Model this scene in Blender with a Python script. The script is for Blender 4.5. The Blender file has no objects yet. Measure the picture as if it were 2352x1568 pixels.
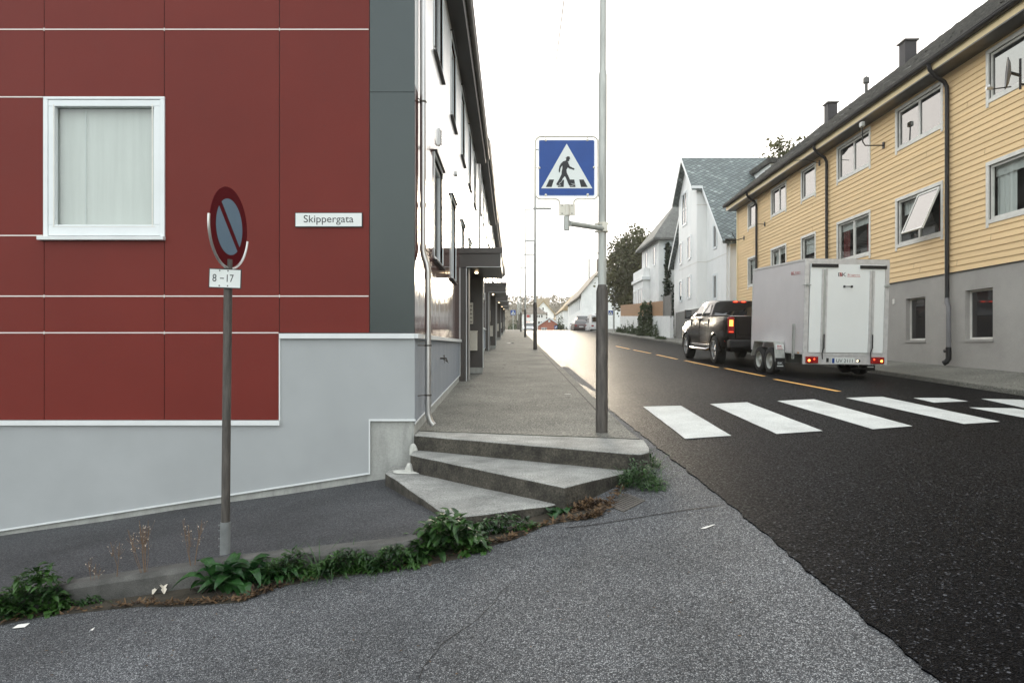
import bpy, bmesh, math, random
from mathutils import Vector, Matrix, noise
R = math.radians
random.seed(7)
sc = bpy.context.scene
C = sc.collection
# ------------------------------------------------------------------ camera
F = 1568.0; EYE = 1.5
cam = bpy.data.cameras.new("camera"); camo = bpy.data.objects.new("camera", cam); C.objects.link(camo)
camo.location = (0, 0, EYE); camo.rotation_euler = (R(90), 0, 0)
cam.sensor_width = 36; cam.lens = 36 * F / 2352.0
cam.shift_x = 2 / 2352.0; cam.shift_y = 11 / 2352.0
cam.clip_start = 0.05; cam.clip_end = 4000
sc.camera = camo
# ------------------------------------------------------------------ world and sun
SUN_EL = R(7.0); SUN_AZ = R(3.0)          # ahead of the camera, a little to the right
w = bpy.data.worlds.new("World"); sc.world = w; w.use_nodes = True
nt = w.node_tree; nt.nodes.clear()
sky = nt.nodes.new("ShaderNodeTexSky"); sky.sky_type = 'NISHITA'; sky.sun_disc = False
sky.sun_elevation = SUN_EL; sky.sun_rotation = SUN_AZ
sky.air_density = 1.0; sky.dust_density = 3.0; sky.ozone_density = 1.0
hs = nt.nodes.new("ShaderNodeHueSaturation"); hs.inputs['Saturation'].default_value = 0.30
bg = nt.nodes.new("ShaderNodeBackground"); bg.inputs[1].default_value = 0.15
wo = nt.nodes.new("ShaderNodeOutputWorld")
veil = nt.nodes.new("ShaderNodeMix"); veil.data_type = 'RGBA'; veil.inputs[0].default_value = 0.62      # thin even cloud veil over the clear sky
veil.inputs[7].default_value = (2.80, 2.95, 2.98, 1)
lim = nt.nodes.new("ShaderNodeVectorMath"); lim.operation = 'MINIMUM'; lim.inputs[1].default_value = (3.3, 3.1, 2.9)
nt.links.new(sky.outputs[0], hs.inputs['Color']); nt.links.new(hs.outputs[0], veil.inputs[6]); nt.links.new(veil.outputs[2], lim.inputs[0]); nt.links.new(lim.outputs[0], bg.inputs[0]); nt.links.new(bg.outputs[0], wo.inputs[0])
sl = bpy.data.lights.new("sun", 'SUN'); sl.energy = 0.5; sl.angle = R(14); sl.color = (1, 0.86, 0.66)
so = bpy.data.objects.new("sun", sl); C.objects.link(so)
sdir = Vector((math.sin(SUN_AZ) * math.cos(SUN_EL), math.cos(SUN_AZ) * math.cos(SUN_EL), math.sin(SUN_EL)))
so.rotation_euler = sdir.to_track_quat('Z', 'Y').to_euler(); so.location = (0, 30, 60)
sc.view_settings.view_transform = 'Standard'; sc.view_settings.look = 'None'
sc.view_settings.gamma = 1; sc.view_settings.exposure = 2.5

# ------------------------------------------------------------------ helpers
def W(px, py, Y):
    return Vector(((px - 1174) / F * Y, Y, EYE + (795 - py) / F * Y))
ORG = {}
def tag(o, label=None, cat=None, group=None, kind=None):
    if label: o['label'] = label
    if cat: o['category'] = cat
    if group: o['group'] = group
    if kind: o['kind'] = kind
    return o
def thing(name, label, cat, loc=(0, 0, 0), rot=(0, 0, 0), group=None):
    o = bpy.data.objects.new(name, None); o.empty_display_size = 0.2; C.objects.link(o)
    o.location = loc; o.rotation_euler = rot
    from mathutils import Euler
    ORG[o.name] = Matrix.Translation(Vector(loc)) @ Euler(rot).to_matrix().to_4x4()
    return tag(o, label, cat, group)
class MB:
    def __init__(s, M=None): s.v = []; s.f = []; s.M = M
    def add(s, pts, faces):
        n = len(s.v)
        for p in pts:
            p = Vector(p)
            s.v.append(s.M @ p if s.M else p)
        s.f += [tuple(i + n for i in f) for f in faces]; return s
    def quad(s, *p): return s.add(p, [tuple(range(len(p)))])
    def box(s, x0, x1, y0, y1, z0, z1):
        if x0 > x1: x0, x1 = x1, x0
        if y0 > y1: y0, y1 = y1, y0
        if z0 > z1: z0, z1 = z1, z0
        return s.add([(x0, y0, z0), (x1, y0, z0), (x1, y1, z0), (x0, y1, z0), (x0, y0, z1), (x1, y0, z1), (x1, y1, z1), (x0, y1, z1)],
                     [(0, 3, 2, 1), (4, 5, 6, 7), (0, 1, 5, 4), (1, 2, 6, 5), (2, 3, 7, 6), (3, 0, 4, 7)])
    def prism(s, poly, vec):           # poly: list of 3D points, extruded by vec
        n = len(poly); vec = Vector(vec)
        a = [Vector(p) for p in poly]; b = [p + vec for p in a]
        return s.add(a + b, [tuple(range(n))[::-1], tuple(range(n, 2 * n))] + [(i, (i + 1) % n, n + (i + 1) % n, n + i) for i in range(n)])
    def tube(s, pts, r, n=10, r1=None, cap=True):
        pts = [Vector(p) for p in pts]; m = len(pts); vs = []
        prev = None
        for i, p in enumerate(pts):
            d = (pts[min(i + 1, m - 1)] - pts[max(i - 1, 0)]).normalized()
            if prev is None:
                a = d.orthogonal().normalized()
            else:
                a = (prev - d * prev.dot(d)); a = a.normalized() if a.length > 1e-5 else d.orthogonal().normalized()
            prev = a; b = d.cross(a)
            rr = r if r1 is None else r + (r1 - r) * i / (m - 1)
            if isinstance(r, (list, tuple)): rr = r[i]
            vs += [p + (a * math.cos(2 * math.pi * k / n) + b * math.sin(2 * math.pi * k / n)) * rr for k in range(n)]
        fs = [(i * n + k, i * n + (k + 1) % n, (i + 1) * n + (k + 1) % n, (i + 1) * n + k) for i in range(m - 1) for k in range(n)]
        if cap: fs += [tuple(range(n))[::-1], tuple(range((m - 1) * n, m * n))]
        return s.add(vs, fs)
    def grid(s, xs, ys, zf):
        n = len(xs)
        return s.add([(x, y, zf(x, y)) for y in ys for x in xs],
                     [(j * n + i, j * n + i + 1, (j + 1) * n + i + 1, (j + 1) * n + i) for j in range(len(ys) - 1) for i in range(n - 1)])
    def lathe(s, prof, O, ax, n=24):   # prof: (radius, height along ax)
        ax = Vector(ax).normalized(); a = ax.orthogonal().normalized(); b = ax.cross(a); O = Vector(O); vs = []
        for (r, h) in prof:
            vs += [O + ax * h + (a * math.cos(2 * math.pi * k / n) + b * math.sin(2 * math.pi * k / n)) * r for k in range(n)]
        return s.add(vs, [(i * n + k, i * n + (k + 1) % n, (i + 1) * n + (k + 1) % n, (i + 1) * n + k) for i in range(len(prof) - 1) for k in range(n)])
    def walls(s, O, U, V, u0, u1, v0, v1, holes=(), depth=0.12, top=None):
        """wall plane with rectangular openings and reveals; N = U x V is outward"""
        O = Vector(O); U = Vector(U); V = Vector(V); N = U.cross(V)
        us = sorted(set([u0, u1] + [h[k] for h in holes for k in (0, 1) if u0 < h[k] < u1]))
        vs = sorted(set([v0, v1] + [h[k] for h in holes for k in (2, 3) if v0 < h[k] < v1]))
        P = lambda u, v, d=0: O + U * u + V * v - N * d
        for i in range(len(us) - 1):
            for j in range(len(vs) - 1):
                cu = (us[i] + us[i + 1]) / 2; cv = (vs[j] + vs[j + 1]) / 2
                if any(h[0] < cu < h[1] and h[2] < cv < h[3] for h in holes): continue
                s.quad(P(us[i], vs[j]), P(us[i + 1], vs[j]), P(us[i + 1], vs[j + 1]), P(us[i], vs[j + 1]))
        for (a, b, c, d) in [h[:4] for h in holes]:
            s.quad(P(a, c), P(a, d), P(a, d, depth), P(a, c, depth)); s.quad(P(b, c), P(b, c, depth), P(b, d, depth), P(b, d))
            s.quad(P(a, d), P(b, d), P(b, d, depth), P(a, d, depth)); s.quad(P(a, c), P(a, c, depth), P(b, c, depth), P(b, c))
        return s
    def build(s, name, mat, parent=None, local=False, bevel=0, smooth=False, seg=2):
        me = bpy.data.meshes.new(name)
        vs = s.v
        if parent is not None and not local:
            inv = ORG[parent.name].inverted(); vs = [inv @ v for v in vs]
        me.from_pydata([tuple(v) for v in vs], [], s.f)
        bm = bmesh.new(); bm.from_mesh(me)
        if bevel:
            bmesh.ops.remove_doubles(bm, verts=bm.verts, dist=1e-5)
            es = [e for e in bm.edges if len(e.link_faces) == 2 and e.calc_face_angle(0) > 0.5]
            bmesh.ops.bevel(bm, geom=es, offset=bevel, segments=seg, affect='EDGES', profile=0.5, clamp_overlap=True)
        bmesh.ops.recalc_face_normals(bm, faces=bm.faces) if len(s.f) < 20000 and s.M is not False else None
        if smooth:
            for f in bm.faces: f.smooth = True
            for e in bm.edges:
                if len(e.link_faces) == 2 and e.calc_face_angle(0) > R(38): e.smooth = False
        bm.to_mesh(me); bm.free()
        me.materials.append(mat)
        o = bpy.data.objects.new(name, me); C.objects.link(o)
        if parent is not None:
            o.parent = parent; ORG[o.name] = ORG[parent.name]
        else: ORG[o.name] = Matrix.Identity(4)
        return o
def struct(mb, name, mat, **k): return tag(mb.build(name, mat, **k), kind='structure')
def boolean(o, mb, op='DIFFERENCE'):
    c = mb.build('cutter', M_dark, local=True); m = o.modifiers.new('b', 'BOOLEAN'); m.object = c; m.operation = op; m.solver = 'EXACT'
    c.matrix_world = o.matrix_world; mats = list(o.data.materials)
    p = o.parent; o.parent = None; o.matrix_world = Matrix.Identity(4); c.matrix_world = Matrix.Identity(4)
    dg = bpy.context.evaluated_depsgraph_get(); dg.update()
    me = bpy.data.meshes.new_from_object(o.evaluated_get(dg)); o.modifiers.clear(); o.data = me
    me.materials.clear(); me.materials.append(mats[0])
    for q in me.polygons: q.material_index = 0
    o.parent = p; o.matrix_basis = Matrix.Identity(4)
    bpy.data.objects.remove(c)
def text(s, name, mat, parent, center, right, up, width=None, height=None, local=False, depth=0.001):
    cu = bpy.data.curves.new(name, 'FONT'); cu.body = s; cu.extrude = 0.001
    t = bpy.data.objects.new(name, cu); C.objects.link(t)
    dg = bpy.context.evaluated_depsgraph_get(); me = bpy.data.meshes.new_from_object(t.evaluated_get(dg))
    bpy.data.objects.remove(t)
    xs = [v.co.x for v in me.vertices]; ys = [v.co.y for v in me.vertices]
    cx = (min(xs) + max(xs)) / 2; cy = (min(ys) + max(ys)) / 2; wd = max(xs) - min(xs); ht = max(ys) - min(ys)
    sx = width / wd if width else height / ht; sy = height / ht if height else sx
    right = Vector(right).normalized(); up = Vector(up).normalized(); n = right.cross(up); center = Vector(center)
    inv = Matrix.Identity(4) if local else ORG[parent.name].inverted()
    for v in me.vertices:
        z = depth if v.co.z > 0 else 0
        v.co = inv @ (center + right * (v.co.x - cx) * sx + up * (v.co.y - cy) * sy + n * z)
    me.materials.clear(); me.materials.append(mat)
    o = bpy.data.objects.new(name, me); C.objects.link(o); o.parent = parent; ORG[o.name] = ORG[parent.name]
    return o

# ------------------------------------------------------------------ materials
def newmat(name):
    m = bpy.data.materials.new(name); m.use_nodes = True
    return m, m.node_tree, m.node_tree.nodes['Principled BSDF']
def mat(name, col, rough=0.6, metal=0.0, var=0.15, scale=3.0, bump=0.0, bscale=60.0, ior=None, coat=0, streak=None, detail=8, fine=0.0, fscale=150., bstreak=None, spec=None):
    m, t, b = newmat(name); L = t.links.new; N = t.nodes.new
    tc = N('ShaderNodeTexCoord'); src = tc.outputs['Object']
    if streak:
        mp = N('ShaderNodeMapping'); mp.inputs['Scale'].default_value = streak; L(src, mp.inputs[0]); csrc = mp.outputs[0]
    else: csrc = src
    nz = N('ShaderNodeTexNoise'); nz.inputs['Scale'].default_value = scale; nz.inputs['Detail'].default_value = detail; nz.inputs['Roughness'].default_value = 0.62; L(csrc, nz.inputs['Vector'])
    mr = N('ShaderNodeMapRange'); mr.inputs[1].default_value = 0.3; mr.inputs[2].default_value = 0.7
    mr.inputs[3].default_value = 1 - var; mr.inputs[4].default_value = 1 + var; L(nz.outputs[0], mr.inputs[0])
    fac = mr.outputs[0]
    if fine:
        n2 = N('ShaderNodeTexNoise'); n2.inputs['Scale'].default_value = fscale; n2.inputs['Detail'].default_value = 3; L(src, n2.inputs['Vector'])
        m2 = N('ShaderNodeMapRange'); m2.inputs[1].default_value = 0.3; m2.inputs[2].default_value = 0.7; m2.inputs[3].default_value = 1 - fine; m2.inputs[4].default_value = 1 + fine; L(n2.outputs[0], m2.inputs[0])
        mm = N('ShaderNodeMath'); mm.operation = 'MULTIPLY'; L(fac, mm.inputs[0]); L(m2.outputs[0], mm.inputs[1]); fac = mm.outputs[0]
    vm = N('ShaderNodeVectorMath'); vm.operation = 'SCALE'; vm.inputs[0].default_value = col[:3]; L(fac, vm.inputs['Scale'])
    L(vm.outputs[0], b.inputs['Base Color'])
    b.inputs['Roughness'].default_value = rough; b.inputs['Metallic'].default_value = metal
    if spec is not None: b.inputs['Specular IOR Level'].default_value = spec
    if ior: b.inputs['IOR'].default_value = ior
    if coat: b.inputs['Coat Weight'].default_value = coat; b.inputs['Coat Roughness'].default_value = 0.04
    if bump:
        n3 = N('ShaderNodeTexNoise'); n3.inputs['Scale'].default_value = bscale; n3.inputs['Detail'].default_value = 4; L(src, n3.inputs['Vector'])
        if bstreak: mq = N('ShaderNodeMapping'); mq.inputs['Scale'].default_value = bstreak; L(src, mq.inputs[0]); L(mq.outputs[0], n3.inputs['Vector'])
        bp = N('ShaderNodeBump'); bp.inputs['Strength'].default_value = bump; bp.inputs['Distance'].default_value = 0.01; L(n3.outputs[0], bp.inputs['Height']); L(bp.outputs[0], b.inputs['Normal'])
    return m
def emis(name, col, st):
    m, t, b = newmat(name); b.inputs['Base Color'].default_value = (*col, 1); b.inputs['Emission Color'].default_value = (*col, 1); b.inputs['Emission Strength'].default_value = st; b.inputs['Roughness'].default_value = .2
    return m
def asphalt(name, dark, mid, light, rough, scale, big=0.2, bump=0.5, thr=0.72, spec=0.5, stone=.9, grain=.45):
    m, t, b = newmat(name); L = t.links.new; N = t.nodes.new
    tc = N('ShaderNodeTexCoord'); src = tc.outputs['Object']
    vo = N('ShaderNodeTexVoronoi'); vo.inputs['Scale'].default_value = scale; L(src, vo.inputs['Vector'])
    rp = N('ShaderNodeValToRGB'); e = rp.color_ramp.elements
    e[0].position = 0.0; e[0].color = (*dark, 1); e[1].position = 1.0; e[1].color = (*light, 1)
    k = e.new(0.45); k.color = (*mid, 1); k = e.new(thr); k.color = (*[c * 1.25 for c in mid], 1)
    sp = N('ShaderNodeSeparateColor'); L(vo.outputs['Color'], sp.inputs[0]); L(sp.outputs[0], rp.inputs[0])
    vo2 = N('ShaderNodeTexVoronoi'); vo2.inputs['Scale'].default_value = scale * 0.36; L(src, vo2.inputs['Vector'])
    sp2 = N('ShaderNodeSeparateColor'); L(vo2.outputs['Color'], sp2.inputs[0])
    gt = N('ShaderNodeMath'); gt.operation = 'GREATER_THAN'; gt.inputs[1].default_value = stone; L(sp2.outputs[1], gt.inputs[0])
    lt = N('ShaderNodeMath'); lt.operation = 'LESS_THAN'; lt.inputs[1].default_value = 0.32; L(vo2.outputs['Distance'], lt.inputs[0])
    mu = N('ShaderNodeMath'); mu.operation = 'MULTIPLY'; L(gt.outputs[0], mu.inputs[0]); L(lt.outputs[0], mu.inputs[1])
    mx = N('ShaderNodeMix'); mx.data_type = 'RGBA'; L(mu.outputs[0], mx.inputs[0]); L(rp.outputs[0], mx.inputs[6]); mx.inputs[7].default_value = (*light, 1)
    nz = N('ShaderNodeTexNoise'); nz.inputs['Scale'].default_value = 0.9; nz.inputs['Detail'].default_value = 9; nz.inputs['Roughness'].default_value = .6; L(src, nz.inputs['Vector'])
    mr = N('ShaderNodeMapRange'); mr.inputs[1].default_value = .3; mr.inputs[2].default_value = .7; mr.inputs[3].default_value = 1 - big; mr.inputs[4].default_value = 1 + big; L(nz.outputs[0], mr.inputs[0])
    vm = N('ShaderNodeVectorMath'); vm.operation = 'SCALE'; L(mx.outputs[2], vm.inputs[0]); L(mr.outputs[0], vm.inputs['Scale'])
    gn = N('ShaderNodeTexNoise'); gn.inputs['Scale'].default_value = 55; gn.inputs['Detail'].default_value = 3; L(src, gn.inputs['Vector'])
    gm = N('ShaderNodeMapRange'); gm.inputs[1].default_value = .35; gm.inputs[2].default_value = .65; gm.inputs[3].default_value = 1 - grain; gm.inputs[4].default_value = 1 + grain; L(gn.outputs[0], gm.inputs[0])
    v2 = N('ShaderNodeVectorMath'); v2.operation = 'SCALE'; L(vm.outputs[0], v2.inputs[0]); L(gm.outputs[0], v2.inputs['Scale'])
    rm = N('ShaderNodeMapRange'); rm.inputs[1].default_value = .35; rm.inputs[2].default_value = .65; rm.inputs[3].default_value = rough + .16; rm.inputs[4].default_value = rough - .14; L(gn.outputs[0], rm.inputs[0])
    L(v2.outputs[0], b.inputs['Base Color']); L(rm.outputs[0], b.inputs['Roughness']); b.inputs['Specular IOR Level'].default_value = spec
    bp = N('ShaderNodeBump'); bp.inputs['Strength'].default_value = bump; bp.inputs['Distance'].default_value = 0.004
    L(vo.outputs['Distance'], bp.inputs['Height']); L(bp.outputs[0], b.inputs['Normal'])
    return m
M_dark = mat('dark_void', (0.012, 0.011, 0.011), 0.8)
M_light_asphalt = asphalt('worn_asphalt', (0.006, .006, .008), (0.040, .042, .047), (0.31, .315, .32), 0.85, 240, .34, .5, stone=.93, grain=.22)
M_road = asphalt('new_asphalt', (0.0005, .0005, .0008), (0.0020, .0021, .0030), (0.075, .077, .085), 0.46, 115, .3, 1.0, .93, spec=.02, stone=.96)
M_path = asphalt('dark_path_asphalt', (0.010, .011, .012), (0.034, .035, .040), (0.13, .13, .13), 0.85, 230, .42, .4, stone=.96, grain=.2)
M_walk = asphalt('pavement_asphalt', (0.04, .0395, .034), (0.115, .112, .096), (0.27, .265, .23), 0.85, 150, .34, .5)
M_conc = mat('step_concrete', (0.25, .25, .235), .85, var=.38, scale=2.6, bump=.7, bscale=60, fine=.42, fscale=75)
M_kerb = mat('kerb_concrete', (0.075, .073, .068), .9, var=.5, scale=3.5, bump=.5, bscale=80, fine=.25)
M_riser = mat('riser_concrete', (0.048, .043, .034), .9, var=.75, scale=5, bump=.9, bscale=45, fine=.5, fscale=60)
M_conc2 = mat('cast_concrete', (0.35, .355, .335), .85, var=.2, scale=2.5, bump=.25, bscale=40, streak=(3, 3, .8), fine=.08, fscale=60)
M_mortar = mat('mortar', (0.5, .5, .46), .9, var=.2, scale=9, bump=.4)
M_paint = mat('road_paint', (0.50, .515, .50), .7, var=.16, scale=2.2, bump=.5, bscale=110, fine=.22, fscale=70)
M_yellow = mat('yellow_line_paint', (0.80, .42, .08), .6, var=.15, scale=4, fine=.1)
M_red = mat('red_panel', (0.150, .0205, .0150), .5, var=.09, scale=.55, bump=.03, bscale=300, fine=.12, fscale=120, spec=.2)
M_redgloss = mat('glossy_brown_panel', (0.10, .035, .028), .08, var=.1, scale=.9, bump=.5, bscale=1.6, ior=1.4, bstreak=(1, 2.2, .25))
M_whitegloss = mat('glossy_white_panel', (0.74, .76, .77), .22, var=.03, scale=1, bump=.05, bscale=1.3)
M_metal = mat('grey_metal_panel', (0.052, .062, .062), .27, .6, var=.06, scale=.6, fine=.05, fscale=250)
M_plaster = mat('light_grey_plaster', (0.365, .38, .385), .9, var=.07, scale=1.2, bump=.35, bscale=220, fine=.06, fscale=200)
M_plaster_side = mat('blue_grey_plaster', (0.25, .275, .31), .85, var=.1, scale=1.5, bump=.35, bscale=200, streak=(6, 6, 1))
M_trim = mat('light_trim', (0.68, .70, .70), .45, var=.05)
M_joint = mat('joint_profile', (0.75, .70, .66), .35, var=.05)
M_jointd = mat('joint_gap', (0.03, .008, .008), .6)
M_zinc = mat('zinc_pipe', (0.52, .51, .50), .32, .85, var=.12, scale=4, streak=(4, 4, .6))
M_galv = mat('galvanised_steel', (0.46, .47, .44), .55, .25, var=.18, scale=6, streak=(3, 3, .5))
M_rust = mat('weathered_steel', (0.085, .076, .068), .6, .3, var=.5, scale=9, streak=(4, 4, .5))
M_frame = mat('window_frame_white', (0.74, .77, .78), .4, var=.04)
M_frame_old = mat('window_frame_aged', (0.70, .68, .63), .55, var=.12, scale=5)
M_black = mat('black_plastic', (0.012, .011, .012), .55, var=.1)
M_roofd = mat('roof_tile_dark', (0.040, .038, .032), .75, var=.7, scale=4, bump=.8, bscale=14, fine=.4, fscale=18)
M_brown = mat('dark_brown_panel', (0.075, .065, .06), .35, var=.06, fine=.06)
M_clap = mat('yellow_clapboard', (0.80, .575, .315), .7, var=.10, scale=1, fine=.05, fscale=90, streak=(.25, .25, 6.5), detail=3, spec=.3)
M_jointc = mat('board_joint_shade', (.35, .23, .10), .9)
M_fascia = mat('yellow_fascia', (0.76, .60, .34), .6, var=.05)
M_grey = mat('grey_render', (0.37, .35, .325), .92, var=.1, scale=1.2, bump=.6, bscale=120, fine=.2, fscale=130)
M_white = mat('white_panel_wall', (0.84, .84, .82), .6, var=.06, scale=1, streak=(2, 2, .5))
M_white2 = mat('white_board_wall', (0.80, .80, .78), .65, var=.08, scale=1.5)
M_steelpanel = mat('trailer_panel_side', (0.66, .63, .63), .4, var=.05, scale=1.2, fine=.05)
M_tw = mat('trailer_panel_white', (0.86, .88, .86), .4, var=.03, scale=1)
M_alu = mat('aluminium_rail', (0.62, .61, .60), .45, .25, var=.15, scale=8)
M_car = mat('dark_car_paint', (0.010, .0075, .006), .16, .0, var=.05, spec=.4)
M_tyre = mat('tyre_rubber', (0.02, .02, .02), .8, var=.2)
M_chrome = mat('chrome', (0.7, .7, .7), .12, 1, var=.05)
M_rim = mat('rim_alloy', (0.5, .5, .5), .3, .8, var=.1)
M_redlens = mat('red_lens', (0.30, .010, .010), .15, var=.1)
M_redlit = emis('lit_red_lamp', (1.0, .06, .02), .8); M_orlit = emis('lit_orange_lamp', (1.0, .26, .04), 1.8); M_warm = emis('lit_warm_lamp', (1, .75, .45), 2)
M_logo_r = mat('logo_red', (0.45, .03, .03), .5, var=.02); M_ink = mat('black_ink', (0.015, .015, .017), .5, var=.02)
M_signwhite = mat('sign_white', (0.72, .75, .73), .4, var=.03)
M_signblue = mat('sign_blue', (0.004, .055, .27), .45, var=.08, scale=8, fine=.08, fscale=200)
M_signred = mat('sign_red', (0.085, .0008, .004), .7, var=.05, spec=.1); M_signsteel = mat('sign_pale_blue', (0.10, .17, .24), .4, var=.06, fine=.06)
M_cream = mat('cream_enamel', (0.70, .66, .57), .45, var=.08, scale=6)
M_wood = mat('fence_wood', (0.42, .25, .14), .7, var=.2, scale=4, streak=(9, 9, .6))
M_woodg = mat('weathered_wood', (0.20, .19, .175), .8, var=.3, scale=4, streak=(9, 9, .5))
M_brick = mat('red_board_wall', (0.42, .14, .09), .8, var=.12, scale=3)
M_bark = mat('bark', (0.07, .055, .04), .9, var=.3, bump=.5)
M_tilefar = mat('far_roof_tiles', (0.20, .17, .14), .8, var=.25, scale=2)
M_paper = mat('paper_litter', (0.7, .68, .64), .8, var=.1)
def leafmat(name, a, b_, rough=.5, sc_=2.5, trans=.25):
    m, t, b = newmat(name); L = t.links.new; N = t.nodes.new
    tc = N('ShaderNodeTexCoord'); nz = N('ShaderNodeTexNoise'); nz.inputs['Scale'].default_value = sc_; nz.inputs['Detail'].default_value = 5; L(tc.outputs['Object'], nz.inputs['Vector'])
    rp = N('ShaderNodeValToRGB'); rp.color_ramp.elements[0].position = .35; rp.color_ramp.elements[1].position = .65
    rp.color_ramp.elements[0].color = (*a, 1); rp.color_ramp.elements[1].color = (*b_, 1)
    L(nz.outputs[0], rp.inputs[0]); L(rp.outputs[0], b.inputs['Base Color']); b.inputs['Roughness'].default_value = rough
    tr = N('ShaderNodeBsdfTranslucent'); L(rp.outputs[0], tr.inputs[0]); mx = N('ShaderNodeMixShader'); mx.inputs[0].default_value = trans
    L(b.outputs[0], mx.inputs[1]); L(tr.outputs[0], mx.inputs[2]); L(mx.outputs[0], t.nodes['Material Output'].inputs[0])
    return m
M_leaf = leafmat('weed_leaf', (0.007, .028, .007), (0.045, .115, .020), .45, 9)
M_leaf2 = leafmat('dock_leaf', (0.008, .036, .010), (0.035, .11, .026), .4, 9)
M_tree = leafmat('tree_leaf', (0.045, .050, .018), (0.10, .095, .032), .6, .5)
M_ivy = leafmat('ivy_leaf', (0.010, .022, .012), (0.022, .042, .018), .5, 1.2)
M_bushm = leafmat('bush_leaf', (0.025, .045, .016), (0.06, .085, .03), .6, .9)
M_hill = leafmat('wood_leaf', (0.06, .045, .02), (0.10, .075, .035), .8, .06)
M_dry = leafmat('dry_leaf', (0.022, .011, .006), (0.18, .11, .055), .8, 18)
M_stalk = mat('dry_stalk', (0.16, .10, .06), .8, var=.2)
def glassmat(name, col, rough=.02, ior=2.1, bump=0.0):
    return mat(name, col, rough, 0, var=.15, scale=1.2, ior=ior, bump=bump, bscale=1.5)
M_glass = glassmat('window_glass', (0.02, .022, .024), .02, 2.6, .03)
M_glassd = glassmat('window_glass_dark', (0.03, .028, .028), .03, 1.6, .03)
M_blind = glassmat('blind_behind_glass', (0.40, .42, .42), .04, 1.9)
def clearglass():
    m, t, b = newmat('clear_glass'); t.nodes.remove(b); N = t.nodes.new; L = t.links.new
    tr = N('ShaderNodeBsdfTransparent'); tr.inputs[0].default_value = (.90, .92, .91, 1); gl = N('ShaderNodeBsdfGlossy'); gl.inputs['Roughness'].default_value = .01
    fr = N('ShaderNodeFresnel'); fr.inputs[0].default_value = 1.75; mx = N('ShaderNodeMixShader'); ge = N('ShaderNodeNewGeometry'); iv = N('ShaderNodeMath'); iv.operation = 'SUBTRACT'; iv.inputs[0].default_value = 1; L(ge.outputs['Backfacing'], iv.inputs[1]); mu = N('ShaderNodeMath'); mu.operation = 'MULTIPLY'; L(fr.outputs[0], mu.inputs[0]); L(iv.outputs[0], mu.inputs[1]); L(mu.outputs[0], mx.inputs[0]); L(tr.outputs[0], mx.inputs[1]); L(gl.outputs[0], mx.inputs[2]); L(mx.outputs[0], t.nodes['Material Output'].inputs[0])
    return m
M_clear = clearglass(); M_cloth = mat('curtain_cloth', (.74, .74, .72), .9, var=.06, scale=2, streak=(8, 8, .4)); M_cloth_r = mat('red_curtain', (.16, .03, .03), .9, var=.2, streak=(8, 8, .4))
M_carglass = glassmat('car_glass', (0.012, .012, .013), .02, 1.9)
def slate():
    m, t, b = newmat('diamond_slate'); L = t.links.new; N = t.nodes.new
    tc = N('ShaderNodeTexCoord'); uv = tc.outputs['Object']
    sx = N('ShaderNodeSeparateXYZ'); L(uv, sx.inputs[0])
    def M2(op, a, b2=None, v=None):
        n = N('ShaderNodeMath'); n.operation = op; L(a, n.inputs[0])
        if b2 is not None: L(b2, n.inputs[1])
        if v is not None: n.inputs[1].default_value = v
        return n.outputs[0]
    a = M2('MULTIPLY', sx.outputs[0], v=2.6); c = M2('MULTIPLY', sx.outputs[2], v=4.3)
    p = M2('ADD', a, c); q = M2('SUBTRACT', a, c)
    fp = M2('FRACT', p); fq = M2('FRACT', q); ip = M2('FLOOR', p); iq = M2('FLOOR', q)
    cb = N('ShaderNodeCombineXYZ'); L(ip, cb.inputs[0]); L(iq, cb.inputs[1])
    wn = N('ShaderNodeTexWhiteNoise'); L(cb.outputs[0], wn.inputs[0])
    rp = N('ShaderNodeValToRGB'); rp.color_ramp.elements[0].color = (.085, .105, .105, 1); rp.color_ramp.elements[1].color = (.26, .30, .29, 1)
    k = rp.color_ramp.elements.new(.55); k.color = (.12, .15, .15, 1); k = rp.color_ramp.elements.new(.92); k.color = (.15, .185, .18, 1)
    L(wn.outputs[0], rp.inputs[0])
    e1 = M2('LESS_THAN', fp, v=.16); e2 = M2('GREATER_THAN', fq, v=.84); ee = M2('MAXIMUM', e1, e2)
    mx = N('ShaderNodeMix'); mx.data_type = 'RGBA'; L(ee, mx.inputs[0]); L(rp.outputs[0], mx.inputs[6]); mx.inputs[7].default_value = (.03, .035, .035, 1)
    L(mx.outputs[2], b.inputs['Base Color']); b.inputs['Roughness'].default_value = .55
    bp = N('ShaderNodeBump'); bp.inputs['Distance'].default_value = .02; bp.inputs['Strength'].default_value = .6; bp.invert = True; L(fp, bp.inputs['Height']); L(bp.outputs[0], b.inputs['Normal'])
    return m
M_slate = slate()

# ------------------------------------------------------------------ terrain functions
def lerp(a, b, t): return a + (b - a) * t
def crest(Y):                       # extra drop beyond the crest of the hill
    return 0 if Y < 84 else (-.0016 * (Y - 84) ** 2 if Y < 110 else -.0016 * 676 - .0832 * (min(Y, 150) - 110) + (-.039 * (max(Y, 150) - 150)))
def crown(Y):
    k = [(-50, .10), (5, .12), (11.7, .14), (14.5, .10), (18.5, .06), (22, .04), (38, -.02), (60, 0), (3000, 0)]
    for (a, b), (c, d) in zip(k, k[1:]):
        if a <= Y <= c: return lerp(b, d, (Y - a) / (c - a))
    return 0
def road_h(X, Y):
    b = .13 + .039 * Y + crest(Y)
    if X < 1.6: return b + .147 * (max(X, -14) - 1.6)
    t = min((X - 1.6) / 7.7, 1.0)
    return b + t * (-.04 + .001 * min(Y, 90)) + crown(Y) * 4 * t * (1 - t)
def walk_h(X, Y): return .23 + .039 * max(Y, 7.7) + crest(Y)
def side_h(X, Y): return .24 + .1474 * X
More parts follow.
